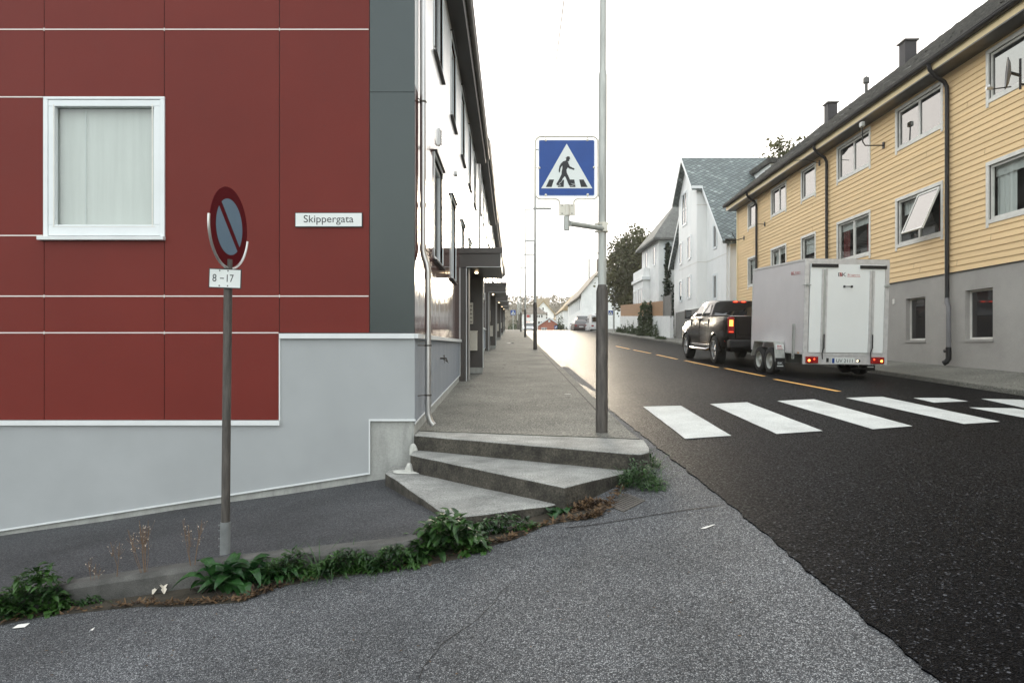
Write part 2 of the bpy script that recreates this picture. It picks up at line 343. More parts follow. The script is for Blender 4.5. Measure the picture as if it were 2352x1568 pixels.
def rkerb_h(Y): return .21 + .040 * Y + crest(Y)
def rwall_h(Y):
    z = .69 + .0223 * Y if Y < 20 else 1.136 + .034 * (Y - 20)
    return max(z, rkerb_h(Y) + .03) if Y < 84 else rkerb_h(Y) + .03
def hit(px, py, h, Y0=10):
    """point of a surface seen at a photo position, to lay marks on the road"""
    lo, hi = 1.0, 120.0
    for i in range(60):
        Y = (lo + hi) / 2; p = W(px, py, Y)
        if p.z > h(p.x, Y): lo = Y
        else: hi = Y
        if py < 790 and False: break
    p = W(px, py, lo); return Vector((p.x, lo, h(p.x, lo)))
def span(a, b, st):
    n = max(1, int(round((b - a) / st))); return [a + (b - a) * i / n for i in range(n + 1)]
# ground sheet to the horizon
xs = [-1500, -600, -200, -80, -40, -25, -16] + span(-14, 1.6, 1.3) + span(2.5, 9.3, 1.0)[0:] + [11, 14, 20, 30, 60, 150, 400, 1500]
ys = [-800, -200, -60, -30] + span(-20, 130, 2.5) + [140, 150, 170, 200, 260, 400, 800, 2000]
def gnd(x, y):
    z = road_h(min(x, 9.3), y) - .09
    if x < 1.3 and y > 8: z = walk_h(0, y) - .25
    if x > 11: z += min(x - 11, 30) * .02
    return max(z, -3) if y < 160 else max(z, -2.5)
struct(MB().grid(xs, ys, gnd), 'ground', M_bushm)
# foreground side road in worn asphalt
struct(MB().grid(span(-14, 1.66, .6), span(-9, 7.3, .6), lambda x, y: road_h(x, y)), 'side_road', M_light_asphalt)
struct(MB().grid([1.3, 1.5, 1.66], span(7.3, 20, .6), lambda x, y: road_h(x, y) - .0), 'gutter_strip', M_light_asphalt)
# main road: new layer with a broken left edge, standing 2 cm proud
def edge_x(y):
    b = 1.62 - .02 * max(0, y - 5) if y < 12 else max(1.36, 1.48 - .03 * (y - 12))
    return b + .022 * noise.noise(Vector((y * 5, 0, 0))) + .016 * noise.noise(Vector((y * 17, 3, 0))) if y < 22 else b
mb = MB(); ysr = span(-9, 0, .5)[:-1] + span(0, 12, .04)[:-1] + span(12, 30, .3)[:-1] + span(30, 160, 2)
n = 12; vs = []
for y in ysr:
    ex = edge_x(y); vs.append((ex + .004, y, road_h(ex, y) - .02))
    for i in range(n + 1):
        x = lerp(ex, 9.32, i / n); vs.append((x, y, road_h(x, y) + (.012 if i else .006)))
k = n + 2
mb.add(vs, [(j * k + i, j * k + i + 1, (j + 1) * k + i + 1, (j + 1) * k + i) for j in range(len(ysr) - 1) for i in range(k - 1)])
struct(mb, 'main_road', M_road)
rh = lambda x, y: road_h(x, y) + .012
# crosswalk stripes and other paint
def paint(pts, name, m, off=.005):
    ps = [hit(px, py, rh) for px, py in pts]
    a, b, c, d = ps; mb = MB(); nn = 10
    vs = []
    for j in range(nn + 1):
        l = a.lerp(d, j / nn); r = b.lerp(c, j / nn)
        for i in range(5):
            p = l.lerp(r, i / 4)
            jx = .008 * noise.noise(Vector((p.x * 9, p.y * 9, 1))); p.x += jx
            vs.append((p.x, p.y, rh(p.x, p.y) + off))
    mb.add(vs, [(j * 5 + i, j * 5 + i + 1, (j + 1) * 5 + i + 1, (j + 1) * 5 + i) for j in range(nn) for i in range(4)])
    return struct(mb, name, m)
for q in [[(1477, 934), (1564, 932), (1680, 1001), (1574, 1008)], [(1631, 928), (1716, 924), (1890, 990), (1784, 997)],
          [(1785, 921), (1870, 917), (2096, 979), (2005, 986)], [(1943, 914), (2026, 911), (2298, 969), (2214, 974)],
          [(2097, 914), (2176, 914), (2224, 922), (2145, 925)], [(2253, 916), (2345, 918), (2470, 940), (2370, 941)],
          [(2225, 936), (2330, 938), (2600, 980), (2500, 987)]]:
    paint(q, 'crosswalk_stripe', M_paint)
for (a, b) in [((1779, 871), (1927, 899)), ((1666, 846), (1755, 864)), ((1573, 828), (1649, 844)), ((1508, 814.5), (1556, 825)), ((1455, 803.5), (1495, 811.6)), ((1415, 795), (1446, 801.5))]:
    p = hit(*a, rh); q = hit(*b, rh); d = (q - p).normalized(); s_ = Vector((d.y, -d.x, 0)) * .05
    mb = MB(); nn = 8; vs = []
    for j in range(nn + 1):
        c = p.lerp(q, j / nn)
        for t in (-1, 1): e = c + s_ * t; vs.append((e.x, e.y, rh(e.x, e.y) + .005))
    mb.add(vs, [(2 * j, 2 * j + 1, 2 * j + 3, 2 * j + 2) for j in range(nn)])
    struct(mb, 'centre_line', M_yellow)
# tar seam in the worn asphalt
mb = MB(); pr = [hit(x, y, road_h) for x, y in [(1300, 1212), (1380, 1203), (1470, 1188), (1560, 1173), (1655, 1160)]]
vs = [];
for p in pr:
    vs += [(p.x, p.y - .008, road_h(p.x, p.y) + .003), (p.x, p.y + .008, road_h(p.x, p.y) + .003)]
mb.add(vs, [(2 * i, 2 * i + 1, 2 * i + 3, 2 * i + 2) for i in range(len(pr) - 1)]); struct(mb, 'tar_seam', M_dark)
def crack(pts, wd, nm, h, m, off=.003, px=True):
    P = [hit(x, y, h) for x, y in pts]; mb = MB(); vs = []; out = []
    for a, b in zip(P, P[1:]):
        n_ = max(2, int((b - a).length / .05))
        for i in range(n_):
            q = a.lerp(b, i / n_); q += Vector((noise.noise(q * 7) * .025, noise.noise(q * 7 + Vector((9, 0, 0))) * .025, 0)); out.append(q)
    for i, q in enumerate(out):
        d = (out[min(i + 1, len(out) - 1)] - out[max(i - 1, 0)]); d.z = 0; d.normalize(); s2 = Vector((-d.y, d.x, 0)) * wd * (.5 + .5 * abs(noise.noise(q * 11)) * 2)
        for e in (q - s2, q + s2): vs.append((e.x, e.y, h(e.x, e.y) + off))
    mb.add(vs, [(2 * i, 2 * i + 1, 2 * i + 3, 2 * i + 2) for i in range(len(out) - 1)]); return struct(mb, nm, m)
crack([(960, 1560), (1010, 1480), (1100, 1420), (1180, 1330)], .0035, 'asphalt_crack', road_h, M_dark)
crack([(60, 1290), (250, 1275), (420, 1235)], .003, 'pavement_crack', lambda x, y: side_h(x, y) + .008, M_dark)
crack([(1700, 880), (1640, 868), (1560, 858)], .004, 'road_crack', rh, M_dark, .004)
# left pavement of the main street
KX = 1.36
mb = MB(); ysw = [7.3, 7.5, 7.8] + span(8.5, 150, 1.5)
def wf(y, x): return .535 if y < 7.8 else walk_h(x, y)
vs = []
cols = [-1.3, 0, KX - .16, KX - .02, KX]
for y in ysw:
    for i, x in enumerate(cols):
        z = wf(y, x)
        yy = y
        if y < 7.9: yy = 7.84 - (x + 1.1) * .29 + (y - 7.8) * .0 if y == 7.3 else max(y, 7.84 - (x + 1.1) * .29 + .01 * ysw.index(y))
        vs.append((x, yy, z - (.012 if i == 4 else 0)))
    vs.append((KX + .01, yy, road_h(1.5, y) - .1))
k = 6
mb.add(vs, [(j * k + i, j * k + i + 1, (j + 1) * k + i + 1, (j + 1) * k + i) for j in range(len(ysw) - 1) for i in range(5)])
struct(mb, 'pavement', M_walk)
# joints across the pavement
for y in (12.9, 19.5, 26):
    mb = MB(); mb.quad((-1.04, y, wf(y, 0) + .003), (KX - .02, y, wf(y, 0) + .003), (KX - .02, y + .025, wf(y + .025, 0) + .003), (-1.04, y + .025, wf(y + .025, 0) + .003)); struct(mb, 'pavement_joint', M_dark)
mb = MB()
for j, y in enumerate(ysw[3:40]):
    z = walk_h(0, y); y2 = ysw[4 + j]; z2 = walk_h(0, y2)
    mb.quad((KX - .18, y, z + .002), (KX - .155, y, z + .002), (KX - .155, y2, z2 + .002), (KX - .18, y2, z2 + .002))
struct(mb, 'kerb_joint', M_dark)
# side pavement (dark asphalt, slopes down to the left) with its kerb
def kerb_y(x): return 4.95 if x < -2 else (lerp(4.95, 4.76, (x + 2) / 1.25) if x < -.75 else lerp(4.76, 5.15, ((x + .75) / .3) ** 1.5))
mb = MB(); vs = []; sx = span(-14, -.5, .25)
for x in sx:
    ky = kerb_y(x) + .012 * noise.noise(Vector((x * 4, 1, 0)))
    z = side_h(x, 0)
    for (yy, zz) in [(ky + .14, z + .004)] + [(lerp(ky + .3, 7.56, t), z + .01 * noise.noise(Vector((x, t * 3, 0)))) for t in (0, .25, .5, .75, 1)]:
        vs.append((x, yy, zz))
k = 6
mb.add(vs, [(j * k + i, j * k + i + 1, (j + 1) * k + i + 1, (j + 1) * k + i) for j in range(len(sx) - 1) for i in range(k - 1)])
struct(mb, 'side_pavement', M_path)
mb = MB(); vs = []; sx = span(-14, -.46, .06)
for x in sx:
    ky = kerb_y(x) + .022 * noise.noise(Vector((x * 4, 1, 0))); z = side_h(x, 0)
    vs += [(x, yy, zz) for yy, zz in [(ky - .015, z - .3), (ky, z - .03), (ky + .025, z + .004 * noise.noise(Vector((x * 9, 0, 0)))), (kerb_y(x) + .15, z + .006), (kerb_y(x) + .15, z - .3)]]
k = 5
mb.add(vs, [(j * k + i, j * k + i + 1, (j + 1) * k + i + 1, (j + 1) * k + i) for j in range(len(sx) - 1) for i in range(k - 1)] + [tuple(range((len(sx) - 1) * k, len(sx) * k))])
struct(mb, 'kerb', M_kerb)
# right pavement
mb = MB(); vs = []; yy = span(-9, 150, 1.5)
for y in yy:
    kz = rkerb_h(y); wx = 10.27 + .023 * y if y < 36 else 11.8
    for (x, z) in [(9.28, kz - .3), (9.30, kz - .015), (9.33, kz), (9.48, kz + .005), (wx + .3, rwall_h(y) + .005), (wx + 1.5, rwall_h(y) + .02)]: vs.append((x, y, z))
k = 6
mb.add(vs, [(j * k + i, j * k + i + 1, (j + 1) * k + i + 1, (j + 1) * k + i) for j in range(len(yy) - 1) for i in range(k - 1)])
struct(mb, 'far_pavement', M_walk)

# ------------------------------------------------------------------ steps
st = thing('stairs', 'three worn wedge shaped concrete steps at the red building corner', 'steps', (0, 6.5, 0))
def step(poly, z1, z0, tilt=0):
    mb = MB(); pts = []
    P = [Vector((x, y, 0)) for x, y in poly]; out = []
    for i in range(len(P)):               # subdivide the outline so that it can wear unevenly
        a = P[i]; b = P[(i + 1) % len(P)]; m = max(1, int((b - a).length / .12))
        for j in range(m):
            q = a.lerp(b, j / m); q.x += .008 * noise.noise(q * 6); q.y += .008 * noise.noise(q * 6 + Vector((5, 5, 5))); out.append(q)
    top = [Vector((q.x, q.y, z1 + tilt * (q.x + .5) + .006 * noise.noise(q * 2.5))) for q in out]
    bot = [Vector((q.x, q.y, z0)) for q in out]; n = len(top)
    mb.add(top, [tuple(range(n))]); t = MB(); 
    o = mb
    mb.add(top + bot, [(i, i + n, (i + 1) % n + n, (i + 1) % n) for i in range(n)])
    ob = mb.build('step', M_conc, st, bevel=.014, smooth=False, seg=3)
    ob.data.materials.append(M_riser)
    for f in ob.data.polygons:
        if abs(f.normal.z) < .35: f.material_index = 1  # upright faces get the darker riser concrete
    return ob
step([(-1.31, 7.5), (-1.31, 7.12), (-.46, 5.17), (.3, 5.5), (.75, 5.9), (-.5, 7.5)], .20, -.15, .02)
step([(-1.07, 7.5), (-1.05, 7.12), (.43, 5.47), (1.1, 6.2), (1.22, 6.7), (.9, 7.5)], .37, .0)
step([(-1.07, 7.84), (-1.06, 7.44), (1.05, 6.19), (1.17, 6.16), (1.27, 6.28), (1.33, 6.6), (1.38, 7.11)], .53, .1)
mb = MB()
def blob(mb, c, rx, ry, rz, sd=0):
    n, m = 12, 7; vs = []
    for i in range(m):
        a = math.pi / 2 * i / (m - 1)
        for j in range(n):
            b = 2 * math.pi * j / n; q = 1 + .35 * noise.noise(Vector((math.cos(b) * 1.5 + sd, math.sin(b) * 1.5, a)))
            vs.append((c[0] + rx * math.cos(a) * math.cos(b) * q, c[1] + ry * math.cos(a) * math.sin(b) * q, c[2] + rz * math.sin(a)))
    mb.add(vs, [(i * n + j, i * n + (j + 1) % n, (i + 1) * n + (j + 1) % n, (i + 1) * n + j) for i in range(m - 1) for j in range(n)])
blob(mb, (-1.06, 7.40, .33), .05, .05, .12, 1); blob(mb, (-1.06, 7.10, .18), .05, .06, .11, 2); blob(mb, (-1.05, 7.1, .195), .22, .12, .012, 3)
mb.build('mortar_patch', M_mortar, st, smooth=True)
# ------------------------------------------------------------------ building helpers
def frameM(O, U, V):
    U = Vector(U).normalized(); V = Vector(V).normalized(); N = U.cross(V); O = Vector(O)
    return Matrix(((U.x, V.x, N.x, O.x), (U.y, V.y, N.y, O.y), (U.z, V.z, N.z, O.z), (0, 0, 0, 1)))
def window(parent, M, u0, u1, v0, v1, fm, gm, mull=0, trim=.08, proud=.03, rec=.06, bar=.055, sill=None, sm=None, legs=0, transom=None, panel_mats=None):
    mb = MB(M)
    if trim:
        mb.box(u0 - trim, u1 + trim, v1, v1 + trim, .002, proud); mb.box(u0 - trim, u0, v0 - legs, v1 - .001, .002, proud - .003); mb.box(u1, u1 + trim, v0 - legs, v1 - .001, .002, proud - .003)
        mb.box(u0 + .001, u1 - .001, v0 - trim, v0, .002, proud - .006)
    d0, d1 = -rec - .03, -rec + .02
    mb.box(u0 + .002, u1 - .002, v1 - bar, v1 - .002, d0, d1); mb.box(u0 + .002, u1 - .002, v0 + .002, v0 + bar, d0, d1)
    mb.box(u0 + .002, u0 + bar, v0 + bar + .001, v1 - bar - .001, d0, d1); mb.box(u1 - bar, u1 - .002, v0 + bar + .001, v1 - bar - .001, d0, d1)
    for i in range(mull):
        c = lerp(u0, u1, (i + 1) / (mull + 1)); mb.box(c - bar * .7, c + bar * .7, v0 + bar + .001, v1 - bar - .001, d0, d1 + .003)
    if transom: mb.box(u0 + bar + .001, u1 - bar - .001, transom - .02, transom + .02, d0, d1 - .004)
    o = mb.build('window', fm, parent)
    MB(M).box(u0 + .01, u1 - .01, v0 + .01, v1 - .01, -rec - .03, -rec - .005).build('pane', gm, o)
    if sill: MB(M).box(u0 - sill, u1 + sill, v0 - .075, v0 - .05, .0, .05).build('sill', sm or fm, o)
    return o
# ------------------------------------------------------------------ red building on the corner
FX = -1.06; FY = 7.5
b1 = thing('apartment_building', 'red panelled corner building with grey plaster base and glossy brown street side', 'building', (-5, 14, 0))
Mf = frameM((0, FY, 0), (1, 0, 0), (0, 0, 1)); Ms = frameM((FX, 0, 0), (0, 1, 0), (0, 0, 1))
XW0, XW1, ZW0, ZW1 = -5.13, -3.80, 2.70, 4.235        # the window
vj = [-12, -10.2, -8.4, -6.6, -5.13, -3.81, -2.545, -1.555]; hj = [.69, 1.648, 2.05, 2.715, 4.235, 4.977, 7.15]
mb = MB(Mf); g = .004
def panel(a, b, c, d): mb.box(a + g, b - g, c + g, d - g, -.008, 0)
for i in range(len(vj) - 1):
    a, b = vj[i], vj[i + 1]
    if i == 6: rows = [(1.648, 2.05), (2.05, 4.977), (4.977, 7.15)]
    elif i == 5: rows = [(.69, 1.648), (1.648, 2.05), (2.05, 4.977), (4.977, 7.15)]
    elif i == 4: rows = [(.69, 1.648), (1.648, 2.05), (2.05, ZW0), (ZW1, 4.977), (4.977, 7.15)]
    else: rows = [(.69, 1.648), (1.648, 2.05), (2.05, 2.715), (2.715, 4.235), (4.235, 4.977), (4.977, 7.15)]
    for r in rows: panel(a, b, *r)
mb.build('panel_cladding', M_red, b1, bevel=0)
mb = MB(Mf); mb.walls((0, 0, 0), (1, 0, 0), (0, 1, 0), -12, -1.555, .69, 7.15, [(XW0, XW1, ZW0, ZW1)], .1) ; 
for i in range(len(mb.v)): mb.v[i] = mb.v[i] + Vector((0, .0085, 0))
mb.build('cladding_gap', M_jointd, b1)
mb = MB(Mf)
for z, x0, x1 in [(1.648, -12, -2.551), (2.05, -12, -1.56), (4.977, -12, -1.56), (2.715, -12, -5.14), (4.235, -12, -5.14)]:
    cuts = [x0] + [v for v in vj if x0 < v < x1] + [x1]
    for a, b in zip(cuts, cuts[1:]): mb.box(a + .006, b - .006, z - .006, z + .006, -.008, .0035)
    for v in cuts[1:-1]: mb.box(v - .004, v + .004, z - .016, z + .016, -.007, .0045)
mb.build('joint_profile', M_joint, b1)
mb = MB(Mf)
for i in range(3, len(vj) - 1):                      # rows of small rivets
    a, b = vj[i], vj[i + 1]
    for x in (a + .028, (a + b) / 2, b - .028):
        z = .75
        while z < 5.3:
            if not (i == 4 and ZW0 - .08 < z < ZW1 + .03) and not (i == 6 and z < 1.7):
                mb.add([(x + .005 * math.cos(t * 1.047), z + .005 * math.sin(t * 1.047), .0025) for t in range(6)], [tuple(range(6))])
            z += .288
mb.build('rivet', M_jointd, b1)
# bottom flashings, plaster and the concrete showing at the corner
mb = MB(Mf)
mb.box(-12, -2.535, .635, .688, .0, .035); mb.box(-2.538, FX - .0, 1.585, 1.64, .0, .04)
mb.box(-2.548, -2.535, .69, 1.584, .0, .012)
mb.build('flashing', M_trim, b1)
mb = MB(Mf)
def zb(x): return .113 + .154 * (x + 1.55)
mb.add([(-12, zb(-12), 0), (-1.55, .113, 0), (-1.55, .69, 0), (FX, .69, 0), (FX, 1.584, 0), (-2.536, 1.584, 0), (-2.536, .634, 0), (-12, .634, 0)], [tuple(range(8))])
mb.add([(-1.55, .113, 0), (-1.55, .113, -.03), (-1.55, .69, -.03), (-1.55, .69, 0)], [(0, 1, 2, 3)])
mb.build('plaster_base', M_plaster, b1)
mb = MB(Mf)
mb.prism([(-12, zb(-12) - .018, 0), (-1.56, .097, 0), (-1.56, .113, 0), (-12, zb(-12), 0)], (0, 0, .012))
mb.box(-1.562, -1.548, .097, .69, 0, .012); mb.box(-1.562, FX + .012, .68, .70, .0005, .013)
mb.build('plaster_edge', M_trim, b1)
MB(Mf).box(-12, FX - .03, -2.2, .70, -.5, -.025).build('foundation', M_conc2, b1)
# corner metal panels
mb = MB(Mf); mb.box(-1.551, FX, 1.646, 4.286, -.02, .001); mb.box(-1.551, FX, 4.292, 7.15, -.02, .001)
mb.build('corner_panel', M_metal, b1)
# big window of the front
mb = MB(Mf)
mb.box(XW0, XW1, ZW1 - .03, ZW1, -.02, .02); mb.box(XW0, XW0 + .05, ZW0, ZW1 - .031, -.02, .02); mb.box(XW1 - .05, XW1, ZW0, ZW1 - .031, -.02, .02)
for k_, (d, z) in enumerate([(.052, .012), (.062, .022)]): pass
a0, a1, c0, c1 = XW0 + .052, XW1 - .052, ZW0 + .012, ZW1 - .034
mb.box(a0, a1, c1 - .07, c1, -.05, .012); mb.box(a0, a1, c0, c0 + .12, -.05, .012); mb.box(a0, a0 + .07, c0 + .121, c1 - .071, -.05, .012); mb.box(a1 - .07, a1, c0 + .121, c1 - .071, -.05, .012)
wn = mb.build('window', M_frame, b1, bevel=.004)
mb = MB(Mf); mb.box(a0 + .07, a1 - .07, c0 + .12, c1 - .07, -.045, -.038); mb.build('pane', M_clear, wn)
mb = MB(Mf)
for i in range(2): mb.box(a0 + (.056 if i == 0 else 1.137), a0 + (.068 if i == 0 else 1.149), c0 + .1, c1 - .05, .0125, .0145)
mb.box(a0 + .05, a1 - .05, c0 + .095, c0 + .1, .0125, .0145); mb.build('sash_seal', M_frame_old, wn)
def curtain(M, parent, u0, u1, v0, v1, n, m, amp=.012, k=34, name='curtain'):
    q = int((u1 - u0) * 90) + 2; mb = MB(M); vs = []
    for i in range(q + 1):
        u = lerp(u0, u1, i / q); d = amp * math.sin(u * k + 1.5 * math.sin(u * 3.1)) + amp * .6 * math.sin(u * k * .37)
        vs += [(u, v0, n + d * 1.2), (u, v1, n + d * .6)]
    mb.add(vs, [(2 * i, 2 * i + 2, 2 * i + 3, 2 * i + 1) for i in range(q)]); return mb.build(name, m, parent, smooth=True)
curtain(Mf, wn, a0 - .02, a1 + .02, c0 - .05, c1 + .05, -.10, M_cloth, .0025, 13)
MB(Mf).box(a0 + .35, a0 + .36, c0 + .1, c1, -.085, -.08).build('pale_strip', M_trim, wn)  # thin pale upright strip between pane and curtain
MB(Mf).prism([(XW0 - .045, ZW0 - .04, .0), (XW1 + .005, ZW0 - .04, .0), (XW1 + .005, ZW0, .0), (XW0 - .045, ZW0, .0)], (0, 0, .06)).build('sill', M_trim, wn, bevel=.004)
# street side of every house in the row
def facade(parent, y0, y1, dz, first=False):
    M = frameM((FX, 0, dz), (0, 1, 0), (0, 0, 1)); s = y0 - FY
    up = [(9.35, 10.5), (11.97, 12.98), (14.45, 15.45), (17.0, 17.95), (19.3, 20.3)]
    hs_ = [(a + s, b + s, 5.6, 6.98) for a, b in up] + [(a + s, b + s, 2.74, 4.13) for a, b in up if not 13.8 < a < 15] + [(14.45 + s, 15.45 + s, 3.62, 4.13)]
    door = (14.3 + s, 16.2 + s, .0, 3.05)
    MB().walls((FX, 0, dz), (0, 1, 0), (0, 0, 1), y0, y1, 1.64, 4.38, hs_ + [(door[0], door[1], 1.6, 3.05)], .15).build('street_wall', M_redgloss, parent)
    MB().walls((FX, 0, dz), (0, 1, 0), (0, 0, 1), y0, y1, 4.38, 7.15, hs_, .15).build('upper_wall', M_whitegloss, parent)
    for h in hs_: window(parent, M, h[0], h[1], h[2], h[3], M_frame, M_glass, 0, trim=.03, proud=.02, rec=.05, sill=.03, sm=M_black)
    for h in hs_: MB(M).box(h[0] - .03, h[1] + .03, h[3] + .035, h[3] + .06, 0, .05).build('drip_head', M_black, parent)
    z0 = walk_h(0, y0) - dz; z1 = walk_h(0, y1) - dz
    mb = MB(M); mb.add([(y0, .13 + z0, 0), (door[0], walk_h(0, door[0]) - dz + .13, 0), (door[0], 1.585, 0), (y0, 1.585, 0)], [(0, 1, 2, 3)])
    mb.add([(door[1], walk_h(0, door[1]) - dz + .13, 0), (y1, z1 + .13, 0), (y1, 1.585, 0), (door[1], 1.585, 0)], [(0, 1, 2, 3)])
    mb.build('plaster_side', M_plaster_side, parent)
    mb = MB(M); mb.box(y0 - .012, door[0] - .02, 1.586, 1.639, 0, .04); mb.box(door[1] + .02, y1, 1.586, 1.639, 0, .04)
    mb.prism([(y0, z0 + .115, 0), (door[0], walk_h(0, door[0]) - dz + .115, 0), (door[0], walk_h(0, door[0]) - dz + .132, 0), (y0, z0 + .132, 0)], (0, 0, .01))
    mb.box(door[0] - .19, door[0] - .175, walk_h(0, door[0]) - dz + .13, 3.1, 0.0, .012)
    mb.build('side_flashing', M_trim, parent)
    MB(M).prism([(y0 + .03, -1, -.5), (y1, -1, -.5), (y1, z1 + .14, -.5), (y0 + .03, z0 + .14, -.5)], (0, 0, .488)).build('side_foundation', M_conc2, parent)
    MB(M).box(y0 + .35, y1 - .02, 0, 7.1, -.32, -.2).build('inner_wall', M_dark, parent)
    # eaves, gutter and roof
    MB(M).prism([(y0 - .02, 7.152, -.1), (y0 - .02, 7.152, .27), (y0 - .02, 7.30, .30), (y0 - .02, 7.34, -.1)], (y1 - y0 + .0, 0, 0)).build('soffit', M_black, parent)
    mb = MB(); n = 8
    for j in range(1):
        pts = [(FX + .33 + .07 * math.cos(math.pi + math.pi * i / n), 7.345 + dz + .075 * math.sin(math.pi + math.pi * i / n)) for i in range(n + 1)]
        mb.add([(x, y0 - .05, z) for x, z in pts] + [(x, y1, z) for x, z in pts], [(i, i + 1, n + 2 + i, n + 1 + i) for i in range(n)])
    mb.tube([(FX + .405, y0 - .05, 7.35 + dz), (FX + .405, y1, 7.35 + dz)], .010, 6)
    mb.build('gutter', M_zincd, parent)
    mb = MB(); ye = y1 + .0
    ridge = (-5.4, 10.9)
    ex = FX + .32; ez = 7.36
    nrow = 26
    for side in (1, -1):
        prev = None
        for i in range(nrow):
            t = i / nrow; t2 = (i + 1) / nrow
            xa = lerp(ex, ridge[0], t); za = lerp(ez, ridge[1], t) + .035; xb = lerp(ex, ridge[0], t2); zb_ = lerp(ez, ridge[1], t2)
            if side < 0: xa = 2 * ridge[0] - xa; xb = 2 * ridge[0] - xb
            mb.quad((xa, y0 - .1, za + dz), (xa, ye, za + dz), (xb, ye, zb_ + dz), (xb, y0 - .1, zb_ + dz))
            mb.quad((xa, y0 - .1, za - .035 + dz), (xa, ye, za - .035 + dz), (xa, ye, za + dz), (xa, y0 - .1, za + dz))
    mb.prism([(ex, y0 - .1, ez + dz - .01), (ridge[0], y0 - .1, ridge[1] + dz - .01), (2 * ridge[0] - ex, y0 - .1, ez + dz - .01), (2 * ridge[0] - ex, y0 - .1, ez + dz - .1), (ex, y0 - .1, ez + dz - .1)], (0, ye - y0 + .1, 0))
    # uneven tile noses along the eaves
    y = y0
    while y < ye - .3: mb.box(ex - .02, ex + .05, y, y + .28, ez + dz + .01, ez + dz + .05); y += .33
    mb.build('roof', M_roofd, parent)
    # entrance: thin front wing, deep back wing, canopy, door
    c = 14.1 + s; zg = walk_h(0, c) - dz
    ent = MB(M).box(c, c + .12, zg - .15, 3.12, -.3, .145).build('entrance_wing', M_brown, parent)      # near wing
    MB(M).box(c + 2.1, c + 2.22, zg + .22, 3.12, -.3, .40).build('far_wing', M_brown, ent)
    MB(M).box(c + 2.11, c + 2.21, zg - .3, zg + .22, -.28, .385).build('entrance_base', M_conc2, ent)
    mb = MB(M); mb.box(c - .02, c + 2.3, 3.127, 3.41, -.02, .85); mb.box(c - .05, c + 2.33, 3.412, 3.53, -.02, .88); mb.build('canopy', M_brown, ent, bevel=.006)
    mb = MB(M)
    mb.box(c - .03, c - .021, 3.127, 3.139, .14, .85); mb.box(c - .03, c + 2.3, 3.127, 3.141, .851, .86); mb.box(c - .006, c, zg, 3.126, .128, .147); mb.box(c - .03, c - .021, 3.14, 3.41, .838, .852)
    mb.box(c + 2.09, c + 2.1, zg + .22, 3.1, .385, .403); mb.box(c - .006, c, zg + .1, 3.4, .0, .012)
    mb.build('edge_trim', M_trim, ent)
    MB(M).box(c + .125, c + 2.095, zg, 3.12, -.29, -.25).build('door', M_dark, ent)
    MB(M).tube([(c + .9, 3.12, .3), (c + .9, 3.10, .3)], .035, 10).build('ceiling_lamp', M_warm, ent)
    mb = MB(M); mb.tube([(c + .2, zg + .02, .17), (c + .2, 3.12, .17)], .03, 8); mb.build('rain_pipe', M_zinc, ent)
    mb = MB(M); mb.box(c + 1.99, c + 2.088, zg + 1.25, zg + 1.75, .02, .16)
    mb.build('letter_rack', M_cream, ent, bevel=.005)
    mb = MB(M)
    for q in range(5): mb.box(c + 1.984, c + 1.989, zg + 1.29 + q * .093, zg + 1.305 + q * .093, .035, .145)
    mb.build('letter_slot', M_dark, ent)
    mb = MB(M); mb.box(c + 1.9, c + 2.088, zg + .62, zg + 1.06, .0, .26); mb.box(c + 1.89, c + 2.088, zg + 1.062, zg + 1.085, -.01, .27); mb.build('letter_box', M_cream, ent, bevel=.006)
M_zincd = mat('gutter_metal', (.09, .085, .08), .35, .6, var=.2, scale=5)
facade(b1, FY, 21.2, 0, True)
# rest of the corner building's body
mb = MB(); mb.box(-12, -1.4, FY + .45, 21.2, -2, 7.1); mb.prism([(-12, FY + .1, 7.16), (-1.3, FY + .1, 7.16), (-5.4, FY + .1, 10.7)], (0, 13.5, 0)); 
# keep the window niche dark rather than filled
mb.build('core_wall', M_red, b1)
# downpipe at the corner with its bend, brackets and shoe
mb = MB(); py = 7.86
mb.tube([(-1.015, py, 7.3), (-1.015, py, 2.60), (-1.005, py, 2.54), (-.97, py, 2.44), (-.958, py, 2.36), (-.958, py, .80), (-.955, py, .72), (-.93, py, .64), (-.895, py, .595)], .036, 16)
for z in (3.1, 2.62): mb.tube([(-1.015, py, z), (-1.015, py, z + .05)], .040, 16)
for z in (2.28, .83): mb.tube([(-.958, py, z), (-.958, py, z + .05)], .040, 16)
mb.build('downpipe', M_zinc, b1, smooth=True)
mb = MB()
for z, x in ((1.50, -.958), (.93, -.958), (4.3, -1.015)):
    mb.tube([(x, py, z), (x, py, z + .018)], .044, 14); mb.tube([(x, py, z + .01), (FX, py - .12, z + .01)], .006, 6)
mb.build('pipe_bracket', M_rust, b1)
# tap, vents and drip stains on the side base
mb = MB(Ms)
mb.box(9.9, 9.98, 4.42, 4.66, 0, .03)
for q in range(6): mb.box(9.895, 9.985, 4.44 + q * .036, 4.455 + q * .036, .031, .05)
mb.build('vent', M_zinc, b1)
MB(Ms).lathe([(0, .05), (.05, .045), (.055, .02), (.055, 0)], (12.9, 4.75, 0), (0, 0, 1), 12).build('vent', M_zinc, b1)
mb = MB(Ms); mb.tube([(10.2, 1.32, 0), (10.2, 1.32, .09), (10.2, 1.27, .11)], .012, 8); mb.tube([(10.14, 1.36, .06), (10.28, 1.36, .06)], .008, 6); mb.tube([(10.2, 1.32, .06), (10.2, 1.37, .06)], .007, 6)
for a in range(4): mb.tube([(10.2 + .03 * a, 1.31, .05), (10.12 + .07 * a, 1.25 + .02 * (a % 2), .08 + .02 * (a % 3))], .005, 5)
mb.build('water_tap', M_rust, b1)
